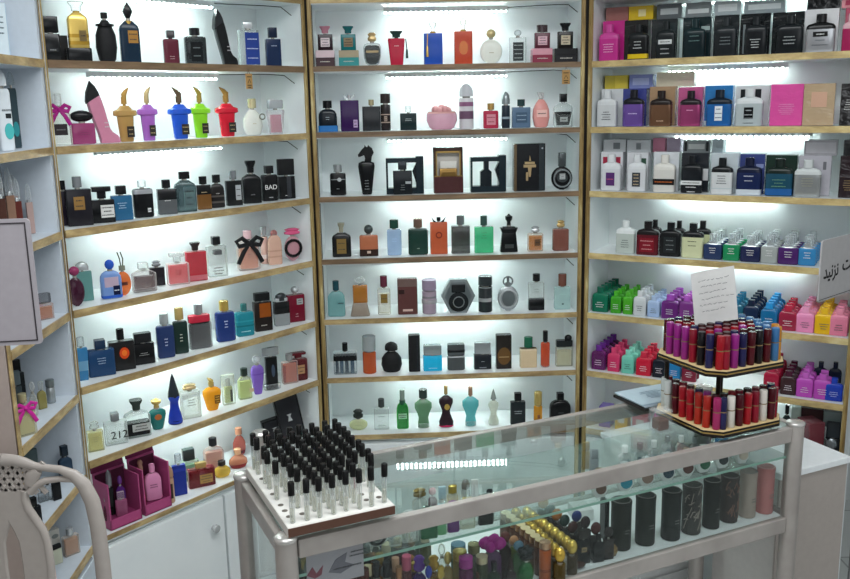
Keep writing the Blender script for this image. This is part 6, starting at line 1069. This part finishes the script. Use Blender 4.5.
bt(('K', 'D', 0.5628, 0.0299, 0.0364, 0.0882), 'green bottle under black flower cap', ('egg', 'g:1f7a3a'), ('knot', K0, .34, .95), ('petals', 'o:1d2224', .9, .6))
bt(('K', 'D', 0.4929, 0.0598, 0.0386, 0.1105), 'purple bottle topped with big magenta bloom', ('sh', 'g:5a1f60'), ('ball', 'o:8a1f78', .2, .6), ('petals', 'o:9a1f80', .9, .9))
bt(('K', 'D', 0.5189, 0.024, 0.0247, 0.0822), 'dark spire topped bottle in front of ball caps', ('sh', 'o:231a1a'), ('tip', 'o:2a1c1a', .4, .7))
for P, lk, bd, cp_ in ((('K', 'D', 0.4194, 0.0847, 0.0339, 0.1068), 'bottle with slate blue disc cap', ('cyl', 'g:5a6a50'), ('cyl', 'o:5c7f92', .18, .98)), (('K', 'D', 0.4067, 0.0526, 0.0311, 0.1081), 'bottle with ochre disc cap', ('cyl', 'g:8a7a3c'), ('cyl', 'm:b09a54', .18, 1)), (('K', 'D', 0.4084, 0.0272, 0.0308, 0.1056), 'bottle with magenta disc cap', ('cyl', 'g:6a2a5c'), ('cyl', 'o:8a2f7a', .22, 1)), (('K', 'D', 0.4566, 0.0805, 0.0273, 0.0998), 'olive bottle with pale rim cap', ('cyl', 'g:4a4a2c'), ('cyl', 'm:9a946a', .2, 1)), (('K', 'D', 0.447, 0.0251, 0.0266, 0.0995), 'moss bottle with cream rim cap', ('cyl', 'g:3c4428'), ('cyl', 'm:b4a88a', .16, 1)),
    (('K', 'D', 0.2934, 0.0863, 0.022, 0.1078), 'bottle with rose pink round cap', ('cyl', 'g:7a4a4c'), ('cyl', 'o:b85a74', .3, .95)), (('K', 'D', 0.3161, 0.07, 0.0286, 0.1101), 'purple crystal bottle with purple cap', ('sh', 'g:4a2a7a'), ('knot', 'o:5a3488', .34, .9)), (('K', 'D', 0.3239, 0.0382, 0.026, 0.1001), 'deep blue faceted bottle', ('sh', 'g:26348c'), ('ball', 'o:2c3c9c', .3, .6)), (('K', 'D', 0.3507, 0.069, 0.0266, 0.102), 'gold scroll capped bottle', ('sh', 'g:8a6a2c'), ('knot', 'm:b4903c', .34, .9)), (('K', 'D', 0.346, 0.0243, 0.0217, 0.1014), 'red glass bottle with gold knot', ('sh', 'g:8a1f24'), ('knot', 'm:b49a4a', .3, .8)), (('K', 'D', 0.3844, 0.0674, 0.0223, 0.1041), 'champagne gold bottle with faceted cap', ('sh', 'g:a48c4a'), ('ball', 'm:c9b46c', .3, .8)),
    (('K', 'D', 0.392, 0.1133, 0.0273, 0.0999), 'clear pear bottle with crystal stopper in lower deck', ('egg', 'c:c9cfc0'), ('ball', 'c:e2e8dc', .3, .6)),
    (('K', 'D', 0.182, 0.1073, 0.0217, 0.1041), 'bottle with dark maroon cap at far left', ('cyl', 'g:4a2020'), ('cyl', 'o:4a1f1c', .34, .95)), (('K', 'D', 0.1938, 0.0841, 0.0216, 0.1033), 'second maroon capped bottle further right', ('cyl', 'g:4a2020'), ('cyl', 'o:54261f', .34, .95)), (('K', 'D', 0.2156, 0.1218, 0.0154, 0.1028), 'narrow tube with first black cap', ('cyl', 'c:b4b4b0'), ('cyl', K0, .34, .95)), (('K', 'D', 0.227, 0.0989, 0.0164, 0.1041), 'narrow tube with silver ringed black cap', ('cyl', 'c:b4b4b0'), ('cyl', 'o:1f2022', .34, .95)), (('K', 'D', 0.2471, 0.0893, 0.0175, 0.1037), 'narrow tube with third black cap', ('cyl', 'c:b4b4b0'), ('cyl', 'o:191a1c', .34, .95)), (('K', 'D', 0.2709, 0.0951, 0.0176, 0.1044), 'tube with tan cap', ('cyl', 'g:6a4a38'), ('cyl', 'o:a8856c', .3, .95)), (('K', 'D', 0.2617, 0.0545, 0.0151, 0.1055), 'tube with copper cap', ('cyl', 'g:6a4a38'), ('cyl', 'm:a87a58', .3, .95)),
    (('K', 'D', 0.477, 0.0249, 0.0267, 0.0776), 'dark green bottle with black cap, front', ('sh', 'g:26402c'), ('cyl', K0, .26, .5)), (('K', 'D', 0.4378, 0.0226, 0.0221, 0.0647), 'smoky bottle with brown cap at front', ('sh', 'g:4a4440'), ('cyl', 'o:4a3428', .26, .6))):
    bt(P, lk, bd, cp_)
# packed rows at the left of the deck, each pairing of body and cap colour once
bodies = [('smoky brown', 'g:4a3426'), ('olive', 'g:5a5a2c'), ('plum', 'g:4c2448'), ('bottle green', 'g:244a32'), ('amber', 'g:8a5a20'), ('grey', 'g:55585a'), ('wine', 'g:5c1c28')]
caps = [('gold', 'm:bfa050', 'cyl'), ('black', 'o:17181a', 'cyl'), ('copper', 'm:a87048', 'ball'), ('cream', 'o:cdbf9c', 'cyl'), ('steel', 'm:8e9496', 'dome'), ('violet', 'o:5c3a7c', 'ball')]
r7 = random.Random(11); k = 0
for j in range(6):
    for i in range(9):
        u, v = .10 + i*.037 + r7.uniform(-.004, .004), .105 + j*.034
        if k >= len(bodies)*len(caps) or (i > 6 and j < 3): continue
        bn, bm_ = bodies[k % 7]; cn, cm, cs = caps[(k + k // 7) % 6]; k += 1
        bt(('K', 'D', u, v, r7.uniform(.023, .03), r7.uniform(.075, .1)), '', (r7.choice(['sh', 'cyl', 'egg', 'rbox']), bm_), (cs, cm, .26, .75), label='%s glass bottle with %s cap in packed rows at counter deck left' % (bn, cn), group='packed bottles at left of counter deck')
# white can at the back corner of the left cabinet top is the post; small carton stack in the deck's rear
carton(('K', 'D', 0.864, 0.2503, 0.05, 0.0306), 'white carton lying at back of counter deck', 'o:d9dddc', dep=.06, yaw=YAW['K'])
carton(('K', 'D', 0.8471, 0.124, 0.0125, 0.1038), 'black upright carton beside canisters', 'o:1a1c1b', dep=.03, yaw=YAW['K'])

# ================================================================== lights and camera
def area(name, loc, rot, sx, sy, e, col=(1, 1, 1)):
    l = bpy.data.lights.new(name, 'AREA'); l.shape = 'RECTANGLE'; l.size = sx; l.size_y = sy; l.energy = e; l.color = col
    o = bpy.data.objects.new(name, l); COL.objects.link(o); o.location = loc; o.rotation_euler = rot; return o
area('ceiling_light', (.2, 1.3, 2.7), (0, 0, 0), 1.8, .6, E_CEIL, (.95, .985, 1))
area('front_fill_light', (.3, -1.2, 2.0), (math.radians(70), 0, 0), 2.4, 1.2, E_FRONT, (.93, .97, 1))  # unseen fill lamp added behind the camera to lift the general ambient
w = bpy.data.worlds.new('World'); sc.world = w; w.use_nodes = True
w.node_tree.nodes['Background'].inputs[0].default_value = (.8, .9, 1, 1); w.node_tree.nodes['Background'].inputs[1].default_value = .3
cam = bpy.data.cameras.new('Camera'); co = bpy.data.objects.new('Camera', cam); COL.objects.link(co); sc.camera = co
cam.sensor_width = 36; cam.lens = FOC * 36 / 850; cam.clip_start = .02
co.matrix_world = Matrix(CAMM)
sc.view_settings.view_transform = 'Standard'; sc.view_settings.look = 'None'; sc.view_settings.exposure = 0
sc.cycles.transparent_max_bounces = 24; sc.cycles.max_bounces = 8; sc.cycles.use_denoising = True
